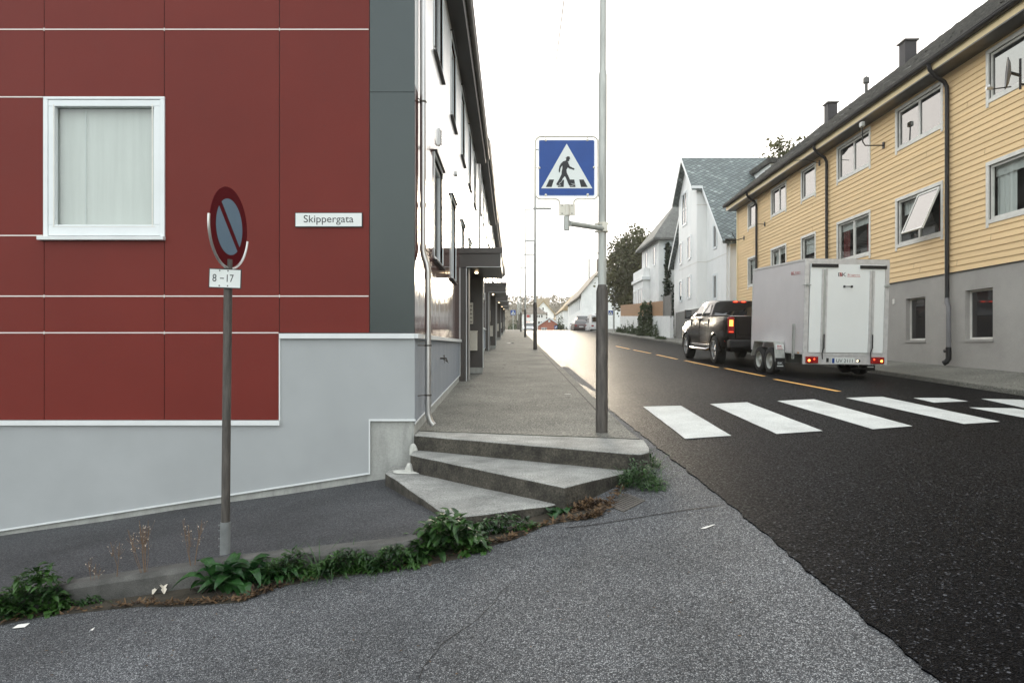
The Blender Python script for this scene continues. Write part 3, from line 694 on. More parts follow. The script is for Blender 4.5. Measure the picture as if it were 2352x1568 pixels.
# the other houses of the row
for i in range(1, 5):
    y0 = FY + 13.7 + (i - 1) * 14.1; dz = .56 * i
    r_ = thing('row_house', ['', 'second house of the brown row with entrance canopy, next to the corner building', 'third house of the brown row, behind the second entrance canopy', 'fourth house of the brown row, smaller in the distance', 'farthest house of the brown row near the crest of the street'][i], 'house', (-5, y0 + 7, walk_h(0, y0 + 7)), group='brown row houses along the left pavement')
    facade(r_, y0, y0 + 14.1, dz)
    MB().box(-10, -1.4, y0 + .02, y0 + 14.05, walk_h(0, y0) - 1, 7.1 + dz).build('core_wall', M_white, r_)
    mb = MB(); mb.tube([(-.99, y0 + .15, 7.2 + dz), (-.99, y0 + .15, walk_h(0, y0) + .1)], .036, 10); mb.tube([(-.73, y0 + .15, 7.3 + dz), (-.75, y0 + .15, 7.1 + dz), (-.95, y0 + .15, 6.95 + dz)], .036, 8)
    mb.build('downpipe', M_zinc, r_, smooth=True)
# street name plate
Mn = frameM((0, FY - .004, 0), (1, 0, 0), (0, 0, 1))
sp_ = thing('street_name_sign', 'white street name plate reading Skippergata on the red wall', 'sign', (-2.0, FY, 2.885))
MB(Mn).box(-2.37, -1.63, 2.805, 2.965, .0, .012).build('plate', M_ink, sp_)
MB(Mn).box(-2.362, -1.638, 2.813, 2.957, .0122, .016).build('plate_face', M_signwhite, sp_)
text('Skippergata', 'lettering', M_ink, sp_, (-2.0, FY - .0205, 2.882), (1, 0, 0), (0, 0, 1), width=.545, height=.105)

# ------------------------------------------------------------------ yellow building
A = math.atan(.023)
UY = Vector((math.sin(A), math.cos(A), 0)); 
yb = thing('apartment_building', 'yellow clapboard apartment block on grey rendered base with dark tiled roof', 'building', (10.7, 20, rwall_h(20)))
# wall normal towards the street: U = -along, so that U x V points to -X
OY = Vector((10.27, 0, 0)); MY = frameM(OY, -UY, (0, 0, 1))     # u = -distance along the street
cs = 1 / math.cos(A)
YE = 33.3
wins = [(12.9, 15.15, 1), (16.9, 18.9, 1), (20.45, 22.5, 1), (24.3, 25.45, 0), (27.05, 28.6, 1), (30.5, 31.6, 0)]
wins += [(9.2, 11.3, 1), (5.5, 7.5, 1)]
up = [(-b, -a, 6.97, 7.98, m) for a, b, m in wins]; lo = [(-b, -a, 4.30, 5.50, m) for a, b, m in wins]
holes = [h[:4] for h in up + lo]
mb = MB(MY); z = 3.28; bh = .1395; i = 0
while z < 8.18:
    z1 = z + bh
    segs = [(-YE, 2.0)]
    for h in holes:
        if h[2] - .02 < z + bh * .5 < h[3] + .02:
            ns = []
            for a, b in segs:
                if h[1] <= a or h[0] >= b: ns.append((a, b))
                else:
                    if h[0] > a: ns.append((a, h[0]))
                    if h[1] < b: ns.append((h[1], b))
            segs = ns
    for a, b in segs:
        mb.quad((a, z, .022), (b, z, .022), (b, z1, .004), (a, z1, .004)); mb.quad((a, z, .004), (b, z, .004), (b, z, .022), (a, z, .022))
    z = z1; i += 1
mb.build('clapboard_wall', M_clap, yb)
rnd = random.Random(4)
for q in range(46):
    u = -rnd.uniform(12, 32); zz = 3.28 + .1395 * rnd.randint(0, 33)
    if any(h[0] - .15 < u < h[1] + .15 and h[2] - .3 < zz < h[3] + .15 for h in holes): continue
    MB(MY).prism([(u, zz + .004, .0225), (u + .008, zz + .004, .0225), (u + .008, zz + .135, .0055), (u, zz + .135, .0055)], (0, 0, .002)).build('board_joint', M_jointc, yb)
MB(MY).box(-YE, 2, 3.262, 3.279, 0, .03).build('drip_strip', M_black, yb)
gh = [(-18.5, -17.6, 1.66, 2.78), (-16.0, -15.05, 1.66, 2.80), (-12.2, -11.2, 1.66, 2.8), (-9.2, -8.2, 1.66, 2.8)]
mb = MB(MY); mb.walls((0, 0, 0), (1, 0, 0), (0, 1, 0), -YE, 2, -.5, 3.262, gh, .16); mb.build('base_wall', M_grey, yb)
for h in gh:
    o = window(yb, MY, h[0], h[1], h[2], h[3], M_frame_old, M_glassd, 0, trim=0, rec=.13, bar=.045)
    MB(MY).box(h[0] - .02, h[1] + .02, h[2] - .06, h[2] - .002, .001, .02).build('sill', M_grey, o)
for h in up: window(yb, MY, h[0], h[1], h[2], h[3], M_frame_old, M_glass, h[4], trim=.085, proud=.035, rec=.04, sill=.0, legs=.17)
for k_, h in enumerate(lo):
    if k_ == 1: continue
    o = window(yb, MY, h[0], h[1], h[2], h[3], M_frame_old, M_clear, h[4], trim=.085, proud=.035, rec=.04, sill=.0, legs=.17)
    wq = h[1] - h[0]; a_, b_, c_, cm = [(0, .28, 1, M_cloth), (0, 0, 0, 0), (.0, .22, 1, M_cloth_r), (0, 1, .5, M_cloth), (0, .4, 1, M_cloth), (.0, 1, .6, M_cloth), (0, .3, 1, M_cloth), (0, .3, 1, M_cloth)][k_]
    curtain(MY, o, h[0] + .02, h[0] + wq * (b_ - a_), h[3] - (h[3] - h[2]) * c_, h[3] - .02, -.16, cm, .015, 40)
    if k_ in (2, 4): curtain(MY, o, h[1] - wq * .24, h[1] - .02, h[2] + .02, h[3] - .02, -.16, cm, .015, 40)
    curtain(MY, o, h[0] + .02, h[1] - .02, h[3] - .26, h[3] - .02, -.13, M_cloth, .006, 30, 'valance')
# the window with the open sash
h = lo[1]; mid = (h[0] + h[1]) / 2
ow = window(yb, MY, h[0], h[1], h[2], h[3], M_frame_old, M_clear, 1, trim=.085, proud=.035, rec=.04, sill=.0, legs=.17)
curtain(MY, ow, h[0] + .03, mid - .02, h[3] - .4, h[3] - .05, -.16, M_cloth, .012, 40)
curtain(MY, ow, h[1] - .35, h[1] - .04, h[2] + .03, h[3] - .05, -.16, M_cloth_r, .012, 40)
ow['label'] = 'window with its right sash tilted open'
Mt = MY @ Matrix.Translation((mid + .02, h[3] - .05, 0.0)) @ Matrix.Rotation(R(-23), 4, 'X')
sw = h[1] - mid - .05; sh_ = h[3] - h[2] - .09
mb = MB(Mt); mb.box(0, sw, -.05, 0, 0, .04); mb.box(0, sw, -sh_, -sh_ + .05, 0, .04); mb.box(0, .045, -sh_ + .051, -.051, 0, .04); mb.box(sw - .045, sw, -sh_ + .051, -.051, 0, .04)
so_ = mb.build('open_sash', M_frame_old, ow)
MB(Mt).box(.04, sw - .04, -sh_ + .045, -.045, .015, .026).build('pane', M_glass, ow)
# curtains showing behind a few lower panes
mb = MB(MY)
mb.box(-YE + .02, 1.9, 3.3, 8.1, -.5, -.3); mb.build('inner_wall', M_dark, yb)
MB(MY).box(-YE, -YE + .14, 3.25, 8.15, .023, .045).build('corner_board', M_fascia, yb)
# end wall, roof and eaves
mb = MB(MY); mb.prism([(-YE, -1, -.02), (-YE, 8.15, -.02), (-YE, 12.2, -4.6), (-YE, 8.15, -9.2), (-YE, -1, -9.2)], (-.05, 0, 0)); mb.build('end_wall', M_clap, yb)
mb = MB(MY); mb.box(-YE - .35, 2, 8.14, 8.17, -.05, .45); mb.build('soffit', M_zincd, yb)
mb = MB(MY); mb.box(-YE - .35, 2, 8.171, 8.36, .42, .452); mb.build('fascia', M_fascia, yb)
mb = MB(MY); nr = 17
for q in range(nr):
    t = q / nr; t2 = (q + 1) / nr
    za = lerp(8.42, 12.45, t); na = lerp(.56, -4.4, t); zb2 = lerp(8.42, 12.45, t2); nb = lerp(.56, -4.4, t2)
    y = -YE - .45; seg = .45; kk = 0
    while y < 2:
        j1 = .04 * noise.noise(Vector((y * 3, q * 7.1, 0))); 
        mb.box(y, min(y + .3, 2), 0, 0, 0, 0) if False else mb.quad((y, za + .07 + j1, na), (y + seg, za + .07 - j1, na), (y + seg, zb2 + .005, nb), (y, zb2 + .005, nb))
        mb.quad((y, za - .01, na), (y + seg, za - .01, na), (y + seg, za + .07 - j1, na), (y, za + .07 + j1, na)); y += seg
mb.prism([(-YE - .4, 8.38, .50), (-YE - .4, 12.42, -4.4), (-YE - .4, 8.38, -9.4), (-YE - .4, 8.30, -9.4), (-YE - .4, 8.30, .40)], (YE + 2.2, 0, 0))
rf = mb.build('roof', M_roofd, yb)
mb = MB(MY); nn = 8
pts = [(.53 + .075 * math.cos(math.pi + math.pi * i / nn), 8.40 + .08 * math.sin(math.pi + math.pi * i / nn)) for i in range(nn + 1)]
mb.add([(-YE - .45, z, n_) for n_, z in pts] + [(2, z, n_) for n_, z in pts], [(i, i + 1, nn + 2 + i, nn + 1 + i) for i in range(nn)])
mb.tube([(-YE - .45, 8.41, .608), (2, 8.41, .608)], .01, 6)
mb.build('gutter', M_black, yb)
# chimneys sit on the ridge; positions along the street
def onroof(t): return lerp(8.42, 12.45, t), lerp(.56, -4.4, t)
for (px, u, wd) in [(0, 31.7, .42), (0, 25.3, .42)]:
    zc, nc = onroof(.88)
    c_ = MB(MY).box(-u - wd / 2, -u + wd / 2, zc - .3, zc + .72, nc - .2, nc + .22).build('chimney', M_tilefar if False else mat('chimney_sheet', (.04, .035, .038), .7, .0, var=.2), yb)
    MB(MY).box(-u - wd / 2 - .08, -u + wd / 2 + .08, zc + .722, zc + .77, nc - .26, nc + .28).build('chimney_cap', M_zincd, c_)
zc, nc = onroof(.8)
mb = MB(MY); mb.tube([(-27.6, zc - .1, nc), (-27.6, zc + .62, nc)], .06, 10); mb.lathe([(.0, .3), (.12, .2), (.12, .0)], (-27.6, zc + .45, nc), (0, 1, 0), 10); mb.build('vent_pipe', M_zincd, yb)
# downpipes
for u in (16.55, 23.2, 30.3):
    mb = MB(MY); r1 = .05
    mb.tube([(-u, 8.34, .53), (-u, 8.2, .50), (-u, 8.05, .38), (-u, 7.9, .15), (-u, 7.78, .09), (-u, 7.6, .085), (-u, 2.66, .085), (-u, 2.60, .09)], r1, 12)
    p_ = mb.build('downpipe', M_black, yb, smooth=True)
    zg = rwall_h(u)
    mb = MB(MY); mb.tube([(-u - .0, 2.66, .088), (-u + .02, 2.55, .10), (-u + .1, 2.46, .11), (-u + .1, zg + .28, .11)], .056, 12); mb.build('lower_pipe', mat('grey_pipe', (.16, .155, .16), .6, var=.2), p_, smooth=True)
    mb = MB(MY); mb.tube([(-u + .1, zg + .42, .11), (-u + .1, zg + .14, .11), (-u + .07, zg + .07, .14), (-u + .02, zg + .03, .18)], .064, 12); mb.tube([(-u - .0, zg + .33, .13), (-u + .1, zg + .33, .13)], .05, 10); mb.build('pipe_foot', M_black, p_, smooth=True)
MB(MY).box(-19.15, -19.05, 2.68, 2.82, .0, .02).build('vent', M_frame_old, yb)
# ------------------------------------------------------------------ lamp post and crossing sign
lp = W(1382, 993, 7.68)
base = (lp.x, 7.68, walk_h(0, 7.7))
t = thing('street_lamp', 'tall nearest lamp post with rusty lower part, rising from the pavement above the steps', 'street lamp', base, group='lamp posts along the left pavement')
x0 = lp.x; dx = .0035
def px_(z): return x0 + dx * (z - .5) * .9
mb = MB(); mb.tube([(px_(.45), 7.68, .45), (px_(2.12), 7.68, 2.12), (px_(2.19), 7.68, 2.19)], [.068, .067, .047], 24); mb.build('lower_pole', M_rust, t, smooth=True)
mb = MB(); mb.tube([(px_(2.19), 7.68, 2.191), (px_(4.55), 7.68, 4.55), (px_(4.6), 7.68, 4.6), (px_(9.9), 7.68, 9.9)], [.0465, .046, .036, .034], 24); mb.build('pole', M_galv, t, smooth=True)
mb = MB(); mb.tube([(px_(9.9), 7.68, 9.9), (px_(9.9) + .9, 7.68, 10.0)], .03, 10); mb.build('arm', M_galv, t)
MB().box(px_(9.9) + .8, px_(9.9) + 1.4, 7.56, 7.8, 9.93, 10.05).build('lamp_head', M_galv, t, bevel=.03)
# other lamps
for i, (Y, h, hd, lab) in enumerate([(29.0, 8.5, 1.4, 'second nearest lamp post, its top behind the crossing sign'), (49.5, 9.25, 1.9, 'third lamp post along the pavement with a flat head to the right'),
                        (71.5, 9.45, 1.6, 'fourth lamp post along the pavement, near the crest'), (88, 9.6, 2.2, 'fifth lamp post, just beyond the crest of the street'), (107, 10.2, 1.8, 'farthest and thinnest lamp post beyond the crest')]):
    z = walk_h(0, Y); X = 1.02
    q = thing('street_lamp', lab, 'street lamp', (X, Y, z), group='lamp posts along the left pavement')
    MB().tube([(X, Y, z - .1), (X, Y, z + 1.9), (X, Y, z + 2.0)], [.085, .083, .06], 12).build('lower_pole', M_rust, q, smooth=True)
    MB().tube([(X, Y, z + 2.0), (X, Y, z + 4.5), (X, Y, z + 4.6), (X, Y, z + h)], [.062, .06, .048, .042], 12).build('pole', M_galv, q, smooth=True)
    MB().tube([(X, Y, z + h - .03), (X + hd * .5, Y, z + h + .02)], .035, 8).build('arm', M_galv, q)
    MB().box(X + hd * .3, X + hd, Y - .14, Y + .14, z + h, z + h + .13).build('lamp_head', M_galv, q, bevel=.04)
# pedestrian crossing sign
cpt = W(1301.5, 385.7, 7.2); K = .6 / 723
cs_ = thing('crossing_sign', 'large blue square crossing sign with walking man in hat, on the nearest lamp post', 'road sign', tuple(cpt))
MC = frameM(cpt, (1, 0, 0), (0, 0, 1))
def S(x, y, n=0): return ((x - 593) * K, (575 - y) * K, n)
def rrect(cx, cy, hx, hy, r, n=6):
    out = []
    for (sx_, sy_, a0) in [(1, 1, 0), (-1, 1, 90), (-1, -1, 180), (1, -1, 270)]:
        for i in range(n + 1):
            a = R(a0 + 90 * i / n); out.append((cx + sx_ * (hx - r) + r * math.cos(a), cy + sy_ * (hy - r) + r * math.sin(a)))
    return out
MB(MC).prism([(x, y, 0) for x, y in rrect(0, 0, .300, .300, .02)], (0, 0, -.012)).build('sign_plate', mat('sign_border', (.55, .62, .75), .4, var=.03), cs_)
MB(MC).add([(x, y, .001) for x, y in rrect(0, 0, .289, .289, .014)], [tuple(range(28))]).build('blue_face', M_signblue, cs_)
MB(MC).add([S(593, 268, .002), S(270, 836, .002), S(920, 836, .002)], [(0, 1, 2)]).build('white_triangle', M_signwhite, cs_)
mb = MB(MC)
for q in [[(373, 724), (433, 724), (402, 819), (328, 819)], [(530, 728), (560, 728), (555, 819), (478, 819)], [(636, 724), (690, 724), (706, 819), (632, 819)], [(752, 724), (808, 724), (860, 819), (775, 819)]]:
    mb.add([S(x, y, .003) for x, y in q], [(0, 1, 2, 3)])
mb.build('crossing_stripes', M_ink, cs_)
man = [(585, 482), (548, 495), (520, 520), (500, 560), (492, 605), (494, 632), (503, 637), (511, 615), (513, 592), (522, 565), (540, 545), (538, 585), (529, 625), (528, 655), (500, 715), (462, 780), (466, 795), (488, 800), (500, 806), (516, 806), (522, 795), (502, 782), (515, 755), (545, 712), (565, 682), (580, 695), (600, 745), (620, 790), (632, 806), (665, 804), (690, 792), (692, 776), (668, 782), (656, 775), (640, 740), (615, 680), (595, 640), (590, 600), (607, 572), (630, 586), (660, 592), (680, 604), (695, 592), (684, 580), (665, 574), (632, 555), (620, 530), (612, 505), (603, 495), (618, 494), (626, 483), (625, 468), (640, 468), (634, 460), (632, 437), (622, 430), (597, 432), (588, 448), (576, 447), (587, 458), (586, 470)]
ou = Vector((0, 0))
mb = MB(MC); mb.add([S(x, y, .0045) for x, y in man], [tuple(range(len(man)))]); mb.build('walking_man', M_ink, cs_)
mb = MB(MC)
for pts in [[(497, 786), (500, 770), (520, 762), (532, 742), (550, 720)], [(655, 772), (668, 786), (692, 774), (692, 790), (668, 803), (640, 806)], [(478, 798), (510, 808), (520, 798), (497, 786)]]:
    mb.tube([S(x, y, .005) for x, y in pts], .0022, 5)
mb.build('shoe_outline', M_signwhite, cs_)
# tubular frame with neck and clamp
fr = []
def arc(cx, cy, r, a0, a1, n=6): return [(cx + r * math.cos(R(a0 + (a1 - a0) * i / n)), cy - r * math.sin(R(a0 + (a1 - a0) * i / n))) for i in range(n + 1)]
pts = [(505, 1040)] + arc(455, 1018, 48, 0, 90)[0:] + arc(268, 900, 70, 270, 180) + arc(268, 248, 70, 180, 90) + arc(920, 248, 70, 90, 0) + arc(920, 900, 70, 0, -90) + arc(732, 1018, 48, 90, 180) + [(684, 1040)]
MB(MC).tube([S(x, y, .0) for x, y in pts], .0105, 10).build('tube_frame', M_cream, cs_, smooth=True)
mb = MB(MC)
for (x, y, x2, y2) in [(328, 225, 328, 190), (857, 222, 857, 190), (328, 920, 328, 965), (860, 915, 860, 960), (245, 575, 208, 575), (942, 568, 985, 568)]:
    a = S(x, y, .004); b = S(x2, y2, .0); mb.tube([a, b], .006, 6); mb.lathe([(.0, .006), (.009, .005), (.013, .001), (.013, -.004)], a, (0, 0, 1), 12)
mb.build('fixing_clip', M_cream, cs_)
mb = MB(MC); mb.box(*[S(496, 0)[0], S(700, 0)[0]], S(0, 1182)[1], S(0, 1038)[1], -.014, .012); mb.tube([S(600, 1182, .004), S(600, 1038, .004)], .028, 14); mb.build('neck_clamp', M_cream, cs_, bevel=.003)
mb = MB(MC)
for x, y in [(535, 1055), (659, 1055), (535, 1157), (659, 1157)]: mb.lathe([(0, .003), (.005, .003), (.006, 0)], S(x, y, .012), (0, 0, 1), 8)
mb.build('clamp_bolt', M_rust, cs_)
mb = MB(MC); mb.tube([S(594, 1190, -.0), S(594, 1366, -.0)], .031, 16); mb.build('stub_pipe', M_galv, cs_, smooth=True)
a = MC @ Vector(S(630, 1280)); b = Vector((px_(3.0), 7.64, W(1385, 525, 7.64).z))
MB().tube([a, b], .029, 14).build('bracket_arm', M_galv, cs_, smooth=True)
mb = MB()
for y in (514, 532): z = W(0, y, 7.68).z; mb.tube([(px_(z), 7.68, z - .012), (px_(z), 7.68, z + .012)], .056, 18); mb.box(px_(z) - .085, px_(z) + .065, 7.665, 7.695, z - .010, z + .010)
z = W(0, 523, 7.68).z; mb.box(px_(z) - .01, px_(z) + .05, 7.61, 7.66, z - .05, z + .05)
mb.build('pole_clamp', M_cream, cs_, bevel=.002)
# ------------------------------------------------------------------ no parking sign
pb = Vector((W(518, 1265, 5.2).x, 5.2, side_h(W(518, 0, 5.2).x, 0)))
ns = thing('no_parking_sign', 'round no parking sign with hours plate on a thin steel pole at the kerb', 'road sign', tuple(pb))
tx = W(524, 640, 5.2).x
MB().tube([(pb.x + .0, 5.2, pb.z + .20), (lerp(pb.x, tx, .4), 5.2, 1.0), (tx, 5.2, 2.02), (tx, 5.2, 2.16)], [.032, .031, .031, .031], 16).build('pole', M_rust, ns, smooth=True)
mb = MB(); mb.tube([(pb.x - .005, 5.2, pb.z - .1), (pb.x, 5.2, pb.z + .245)], .0375, 16)
for z in (.06, .12, .18, .22): mb.tube([(pb.x - .03, 5.2, pb.z + z), (pb.x - .052, 5.19, pb.z + z)], .006, 6)
mb.build('pole_sleeve', mat('dull_zinc', (.17, .18, .18), .7, var=.25, scale=8), ns, smooth=True)
al = R(86.5); wv = Vector((math.cos(al), math.sin(al), 0)); dc = W(527, 521.5, 5.2)
MD = frameM(dc, wv, (0.01, 0, 1)); 
def circ(r, z, a0=0, a1=360, n=48): return [(r * math.cos(R(a0 + (a1 - a0) * i / n)), r * math.sin(R(a0 + (a1 - a0) * i / n)), z) for i in range(n + (0 if a1 - a0 == 360 else 1))]
MB(MD).prism(circ(.3, -.004), (0, 0, .004)).build('disc', M_signred, ns)
ri = .212; hw = .026; rot = Matrix.Rotation(R(45), 4, 'Z')
for sgn in (1, -1):
    a0 = math.degrees(math.asin(hw / ri)); P = [rot @ Vector((p[0], p[1] * sgn, .003)) for p in circ(ri, 0, a0, 180 - a0, 30)]
    # bar runs from upper left to lower right
    MB(MD).add([(-p.x, p.y, .002) for p in P], [tuple(range(len(P)))]).build('blue_field', M_signsteel, ns)
mb = MB(MD); mb.tube([(.315 * math.cos(R(a)), .315 * math.sin(R(a)) - (.0), -.0) for a in range(172, 349, 8)], .010, 8); mb.build('bracket_ring', M_zinc, ns, smooth=True)
pc = W(517, 639.5, 5.15); MP = frameM(pc, (1, .12, -.035), (.02, 0, 1)) if False else frameM(pc, Vector((1, .12, -.03)), Vector((.03, 0, 1)))
MB(MP).box(-.118, .118, -.074, .074, -.004, 0).build('hours_plate', M_ink, ns)
MB(MP).box(-.111, .111, -.067, .067, .0005, .002).build('plate_face', M_signwhite, ns)
Ux = MP.to_3x3() @ Vector((1, 0, 0)); Uy = MP.to_3x3() @ Vector((0, 1, 0))
for s_, xx, ww, hh in [('8', -.076, .028, .056), ('17', .038, .05, .056)]: text(s_, 'lettering', M_ink, ns, MP @ Vector((xx, .002, .0022)), Ux, Uy, width=ww, height=hh)
MB(MP).box(-.036, -.008, -.003, .004, .0022, .0035).build('dash', M_ink, ns)
mb = MB(MP)
for x, y in [(-.04, .058), (.02, .058), (-.04, -.055), (.02, -.055)]: mb.lathe([(0, .003), (.005, .003), (.0055, 0)], (x, y, .002), (0, 0, 1), 8)
mb.build('bolt', M_rust, ns)

# ------------------------------------------------------------------ overhead wire
w0 = W(1303, -60, 22); w1 = W(1252, 300, 55)
mb = MB(); mb.tube([w0.lerp(w1, i / 10) + Vector((0, 0, -.5 * math.sin(math.pi * i / 10))) for i in range(11)], .022, 5)
tag(mb.build('overhead_wire', M_galv), 'thin overhead wire crossing the pale sky left of the lamp post', 'wire')

# ------------------------------------------------------------------ wheels
def wheel(parent, x, y, r, wd, side, spokes=5, rimr=.62, tread=M_tyre):
    """side -1 = left, outward is -x"""
    o = Vector((x, y, r)); ax = (side, 0, 0)
    prof = [(r * rimr, .0), (r * rimr * 1.02, wd * .5), (r * .86, wd * .52), (r * .97, wd * .44), (r, wd * .3), (r, -wd * .3), (r * .97, -wd * .44), (r * .8, -wd * .5), (r * rimr, -wd * .5), (r * rimr, 0)]
    ty = MB().lathe(prof, o, ax, 32).build('tyre', tread, parent, local=True, smooth=True)
    wh = MB().lathe([(r * rimr, wd * .46), (r * rimr * .93, wd * .44), (r * rimr * .88, wd * .15), (r * rimr * .5, wd * .1), (0.0, wd * .1)], o, ax, 28).build('rim', M_rim if spokes else M_galv, ty, local=True, smooth=True)
    wh.parent = ty
    mb = MB(); S_ = Vector(ax)
    if spokes:
        for k in range(spokes):
            a = 2 * math.pi * k / spokes; d = Vector((0, math.cos(a), math.sin(a))); e = Vector((0, -math.sin(a), math.cos(a)))
            c0 = o + S_ * wd * .30; w1_, w2_ = r * .11, r * .06
            P = [c0 + d * r * .08 + e * w1_, c0 + d * r * .08 - e * w1_, c0 + d * r * rimr * .95 - e * w2_ + S_ * wd * .1, c0 + d * r * rimr * .95 + e * w2_ + S_ * wd * .1]
            mb.prism(P, S_ * .03)
        mb.lathe([(r * .17, 0), (r * .16, .05), (.0, .06)], o + S_ * wd * .3, ax, 16)
        mb.build('spokes', M_chrome, ty, local=True, bevel=.004)
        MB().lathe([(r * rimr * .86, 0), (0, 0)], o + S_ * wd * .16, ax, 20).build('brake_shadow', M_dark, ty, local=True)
    else:
        mb.lathe([(r * rimr * .62, 0), (r * rimr * .55, .03), (r * rimr * .3, .035), (r * .16, .06), (0, .065)], o + S_ * wd * .12, ax, 24)
        mb.build('hub', M_galv, ty, local=True, smooth=True)
    return ty
def pose(X, Y, yaw, L, hx=0):
    fx, fy = -math.sin(yaw), math.cos(yaw)
    z0 = road_h(X, Y) + .012; z1 = road_h(X + fx * L, Y + fy * L) + .012
    rx, ry = fy, -fx
    zr = road_h(X + rx * .9 + fx * L / 2, Y + L / 2) - road_h(X - rx * .9 + fx * L / 2, Y + L / 2)
    return (X, Y, z0), (math.atan2(z1 - z0, L), -math.atan2(zr, 1.8) * .5, yaw)
# ------------------------------------------------------------------ box trailer
loc, rot = pose(7.42, 15.2, math.atan(.033), 3.0)
tr = thing('box_trailer', 'white box trailer with rear door and lit tail lamps behind the dark pickup', 'trailer', loc, rot)
KT = .00233
def tx_(c): return (c - 1605) * KT
def tz_(c): return .31 + (1140 - c) * KT
H = 2.64; WD = .945; LN = 3.0; zb0 = tz_(1040)
MB().box(-WD + .003, WD - .003, .04, LN, zb0, H - .03).build('box_body', M_steelpanel, tr, local=True)
mb = MB()
for s in (-1, 1):
    mb.box(s * (WD + .006), s * (WD - .03), .0, LN + .005, H - .045, H + .004); mb.box(s * (WD + .004), s * (WD - .03), .0, LN + .003, zb0 - .02, zb0 + .04)
    mb.box(s * (WD + .007), s * (WD - .09), -.008, .035, tz_(1140), H - .046); mb.box(s * (WD + .007), s * (WD - .04), LN - .04, LN + .008, zb0 + .041, H - .046)
mb.box(-WD + .03, WD - .03, -.006, .03, H - .115, H + .002); mb.box(-WD + .09, WD - .09, -.006, .035, tz_(1060), tz_(1032))
mb.box(-WD + .09, WD - .09, -.004, .03, tz_(1140), tz_(1062))
mb.build('aluminium_frame', M_alu, tr, local=True, bevel=.003)
MB().box(-WD + .02, WD - .02, .02, LN - .01, H - .03, H + .008).build('roof_panel', M_black, tr, local=True)
mb = MB(); mb.box(tx_(1247), tx_(1968), -.014, .03, tz_(1028), tz_(190)); rd = mb.build('ramp_door', M_tw, tr, local=True, bevel=.004)
mb = MB(); mb.box(tx_(1255), tx_(1510), -.045, -.015, tz_(219), tz_(188)); o = mb.build('top_hinge', M_black, tr, local=True, bevel=.006)
MB().box(tx_(1722), tx_(1978), -.045, -.015, tz_(228), tz_(197)).build('top_hinge', M_black, tr, local=True, bevel=.006)
for a, b, c in ((1355, 1372, 235), (1396, 1410, 235), (1818, 1840, 245), (1848, 1866, 245)):
    MB().box(tx_(a), tx_(b), -.034, -.0145, tz_(1028), tz_(c)).build('door_rail', M_alu, tr, local=True, bevel=.002)
for a, b in ((1373, 1395), (1841, 1847)): MB().box(tx_(a), tx_(b), -.019, -.0142, tz_(1028), tz_(240)).build('rail_channel', M_galv, tr, local=True)
mb = MB(); mb.tube([(tx_(1572), -.03, tz_(398)), (tx_(1572), -.055, tz_(398)), (tx_(1648), -.055, tz_(398)), (tx_(1648), -.03, tz_(398))], .009, 8); mb.box(tx_(1566), tx_(1582), -.034, -.014, tz_(408), tz_(388)); mb.box(tx_(1640), tx_(1654), -.034, -.014, tz_(408), tz_(388)); mb.build('door_handle', M_black, rd, local=True)
for s, c in ((-1, 1222), (1, 1990)):
    mb = MB(); mb.tube([(tx_(c) - s * .07, -.03, tz_(388)), (tx_(c), -.045, tz_(388)), (tx_(c) + s * .075, -.02, tz_(386)), (tx_(c) + s * .075, .05, tz_(386))], .011, 8); mb.box(tx_(c) - .03, tx_(c) + .03, -.035, -.008, tz_(402), tz_(372)); mb.build('side_latch', M_galv, tr, local=True)
for s, c in ((-1, 1385), (1, 1854)):
    mb = MB(); mb.tube([(tx_(c), -.055, tz_(852)), (tx_(c), -.06, tz_(985))], .014, 8); mb.tube([(tx_(c), -.06, tz_(975)), (tx_(c - 14), -.05, tz_(1030)), (tx_(c - 6), -.04, tz_(1090))], .011, 8); mb.build('locking_lever', M_black, tr, local=True)
# tail lamps
for a, b, w1_, oc in ((1218, 1338, 1352, 1248), (1848, 1978, 1828, 1950)):
    L_ = MB().box(tx_(a), tx_(b), -.05, -.005, tz_(1130), tz_(1066)).build('tail_lamp', M_redlens, tr, local=True, bevel=.01)
    MB().lathe([(.026, 0), (.024, .006), (0, .008)], (tx_(oc), -.05, tz_(1103)), (0, -1, 0), 14).build('lit_indicator', M_orlit, L_, local=True)
    MB().lathe([(.018, 0), (.0, .006)], (tx_(a + (30 if a > 1500 else 80)), -.05, tz_(1090)), (0, -1, 0), 12).build('lit_brake', M_redlit, L_, local=True)
MB().box(tx_(1422), tx_(1442), -.03, -.005, tz_(1118), tz_(1080)).build('socket', M_black, tr, local=True, bevel=.004)
mb = MB(); mb.lathe([(.026, 0), (.026, .012), (.018, .013), (.018, .004), (0, .004)], (tx_(1742), -.006, tz_(1105)), (0, -1, 0), 16); mb.build('rear_reflector', M_black, tr, local=True)
MB().lathe([(.012, 0), (.0, .01)], (tx_(1727), -.01, tz_(1105)), (0, -1, 0), 10).build('plate_lamp', M_warm, tr, local=True)
pl = MB().box(tx_(1473), tx_(1697), -.015, -.006, tz_(1131), tz_(1077)).build('number_plate', M_signwhite, tr, local=True)
MB().box(tx_(1477), tx_(1500), -.0165, -.0152, tz_(1127), tz_(1081)).build('plate_badge', M_signblue, pl, local=True)
text('UV 2111', 'plate_text', M_ink, pl, (tx_(1597), -.0155, tz_(1104)), (1, 0, 0), (0, 0, 1), width=.37, height=.078, local=True)
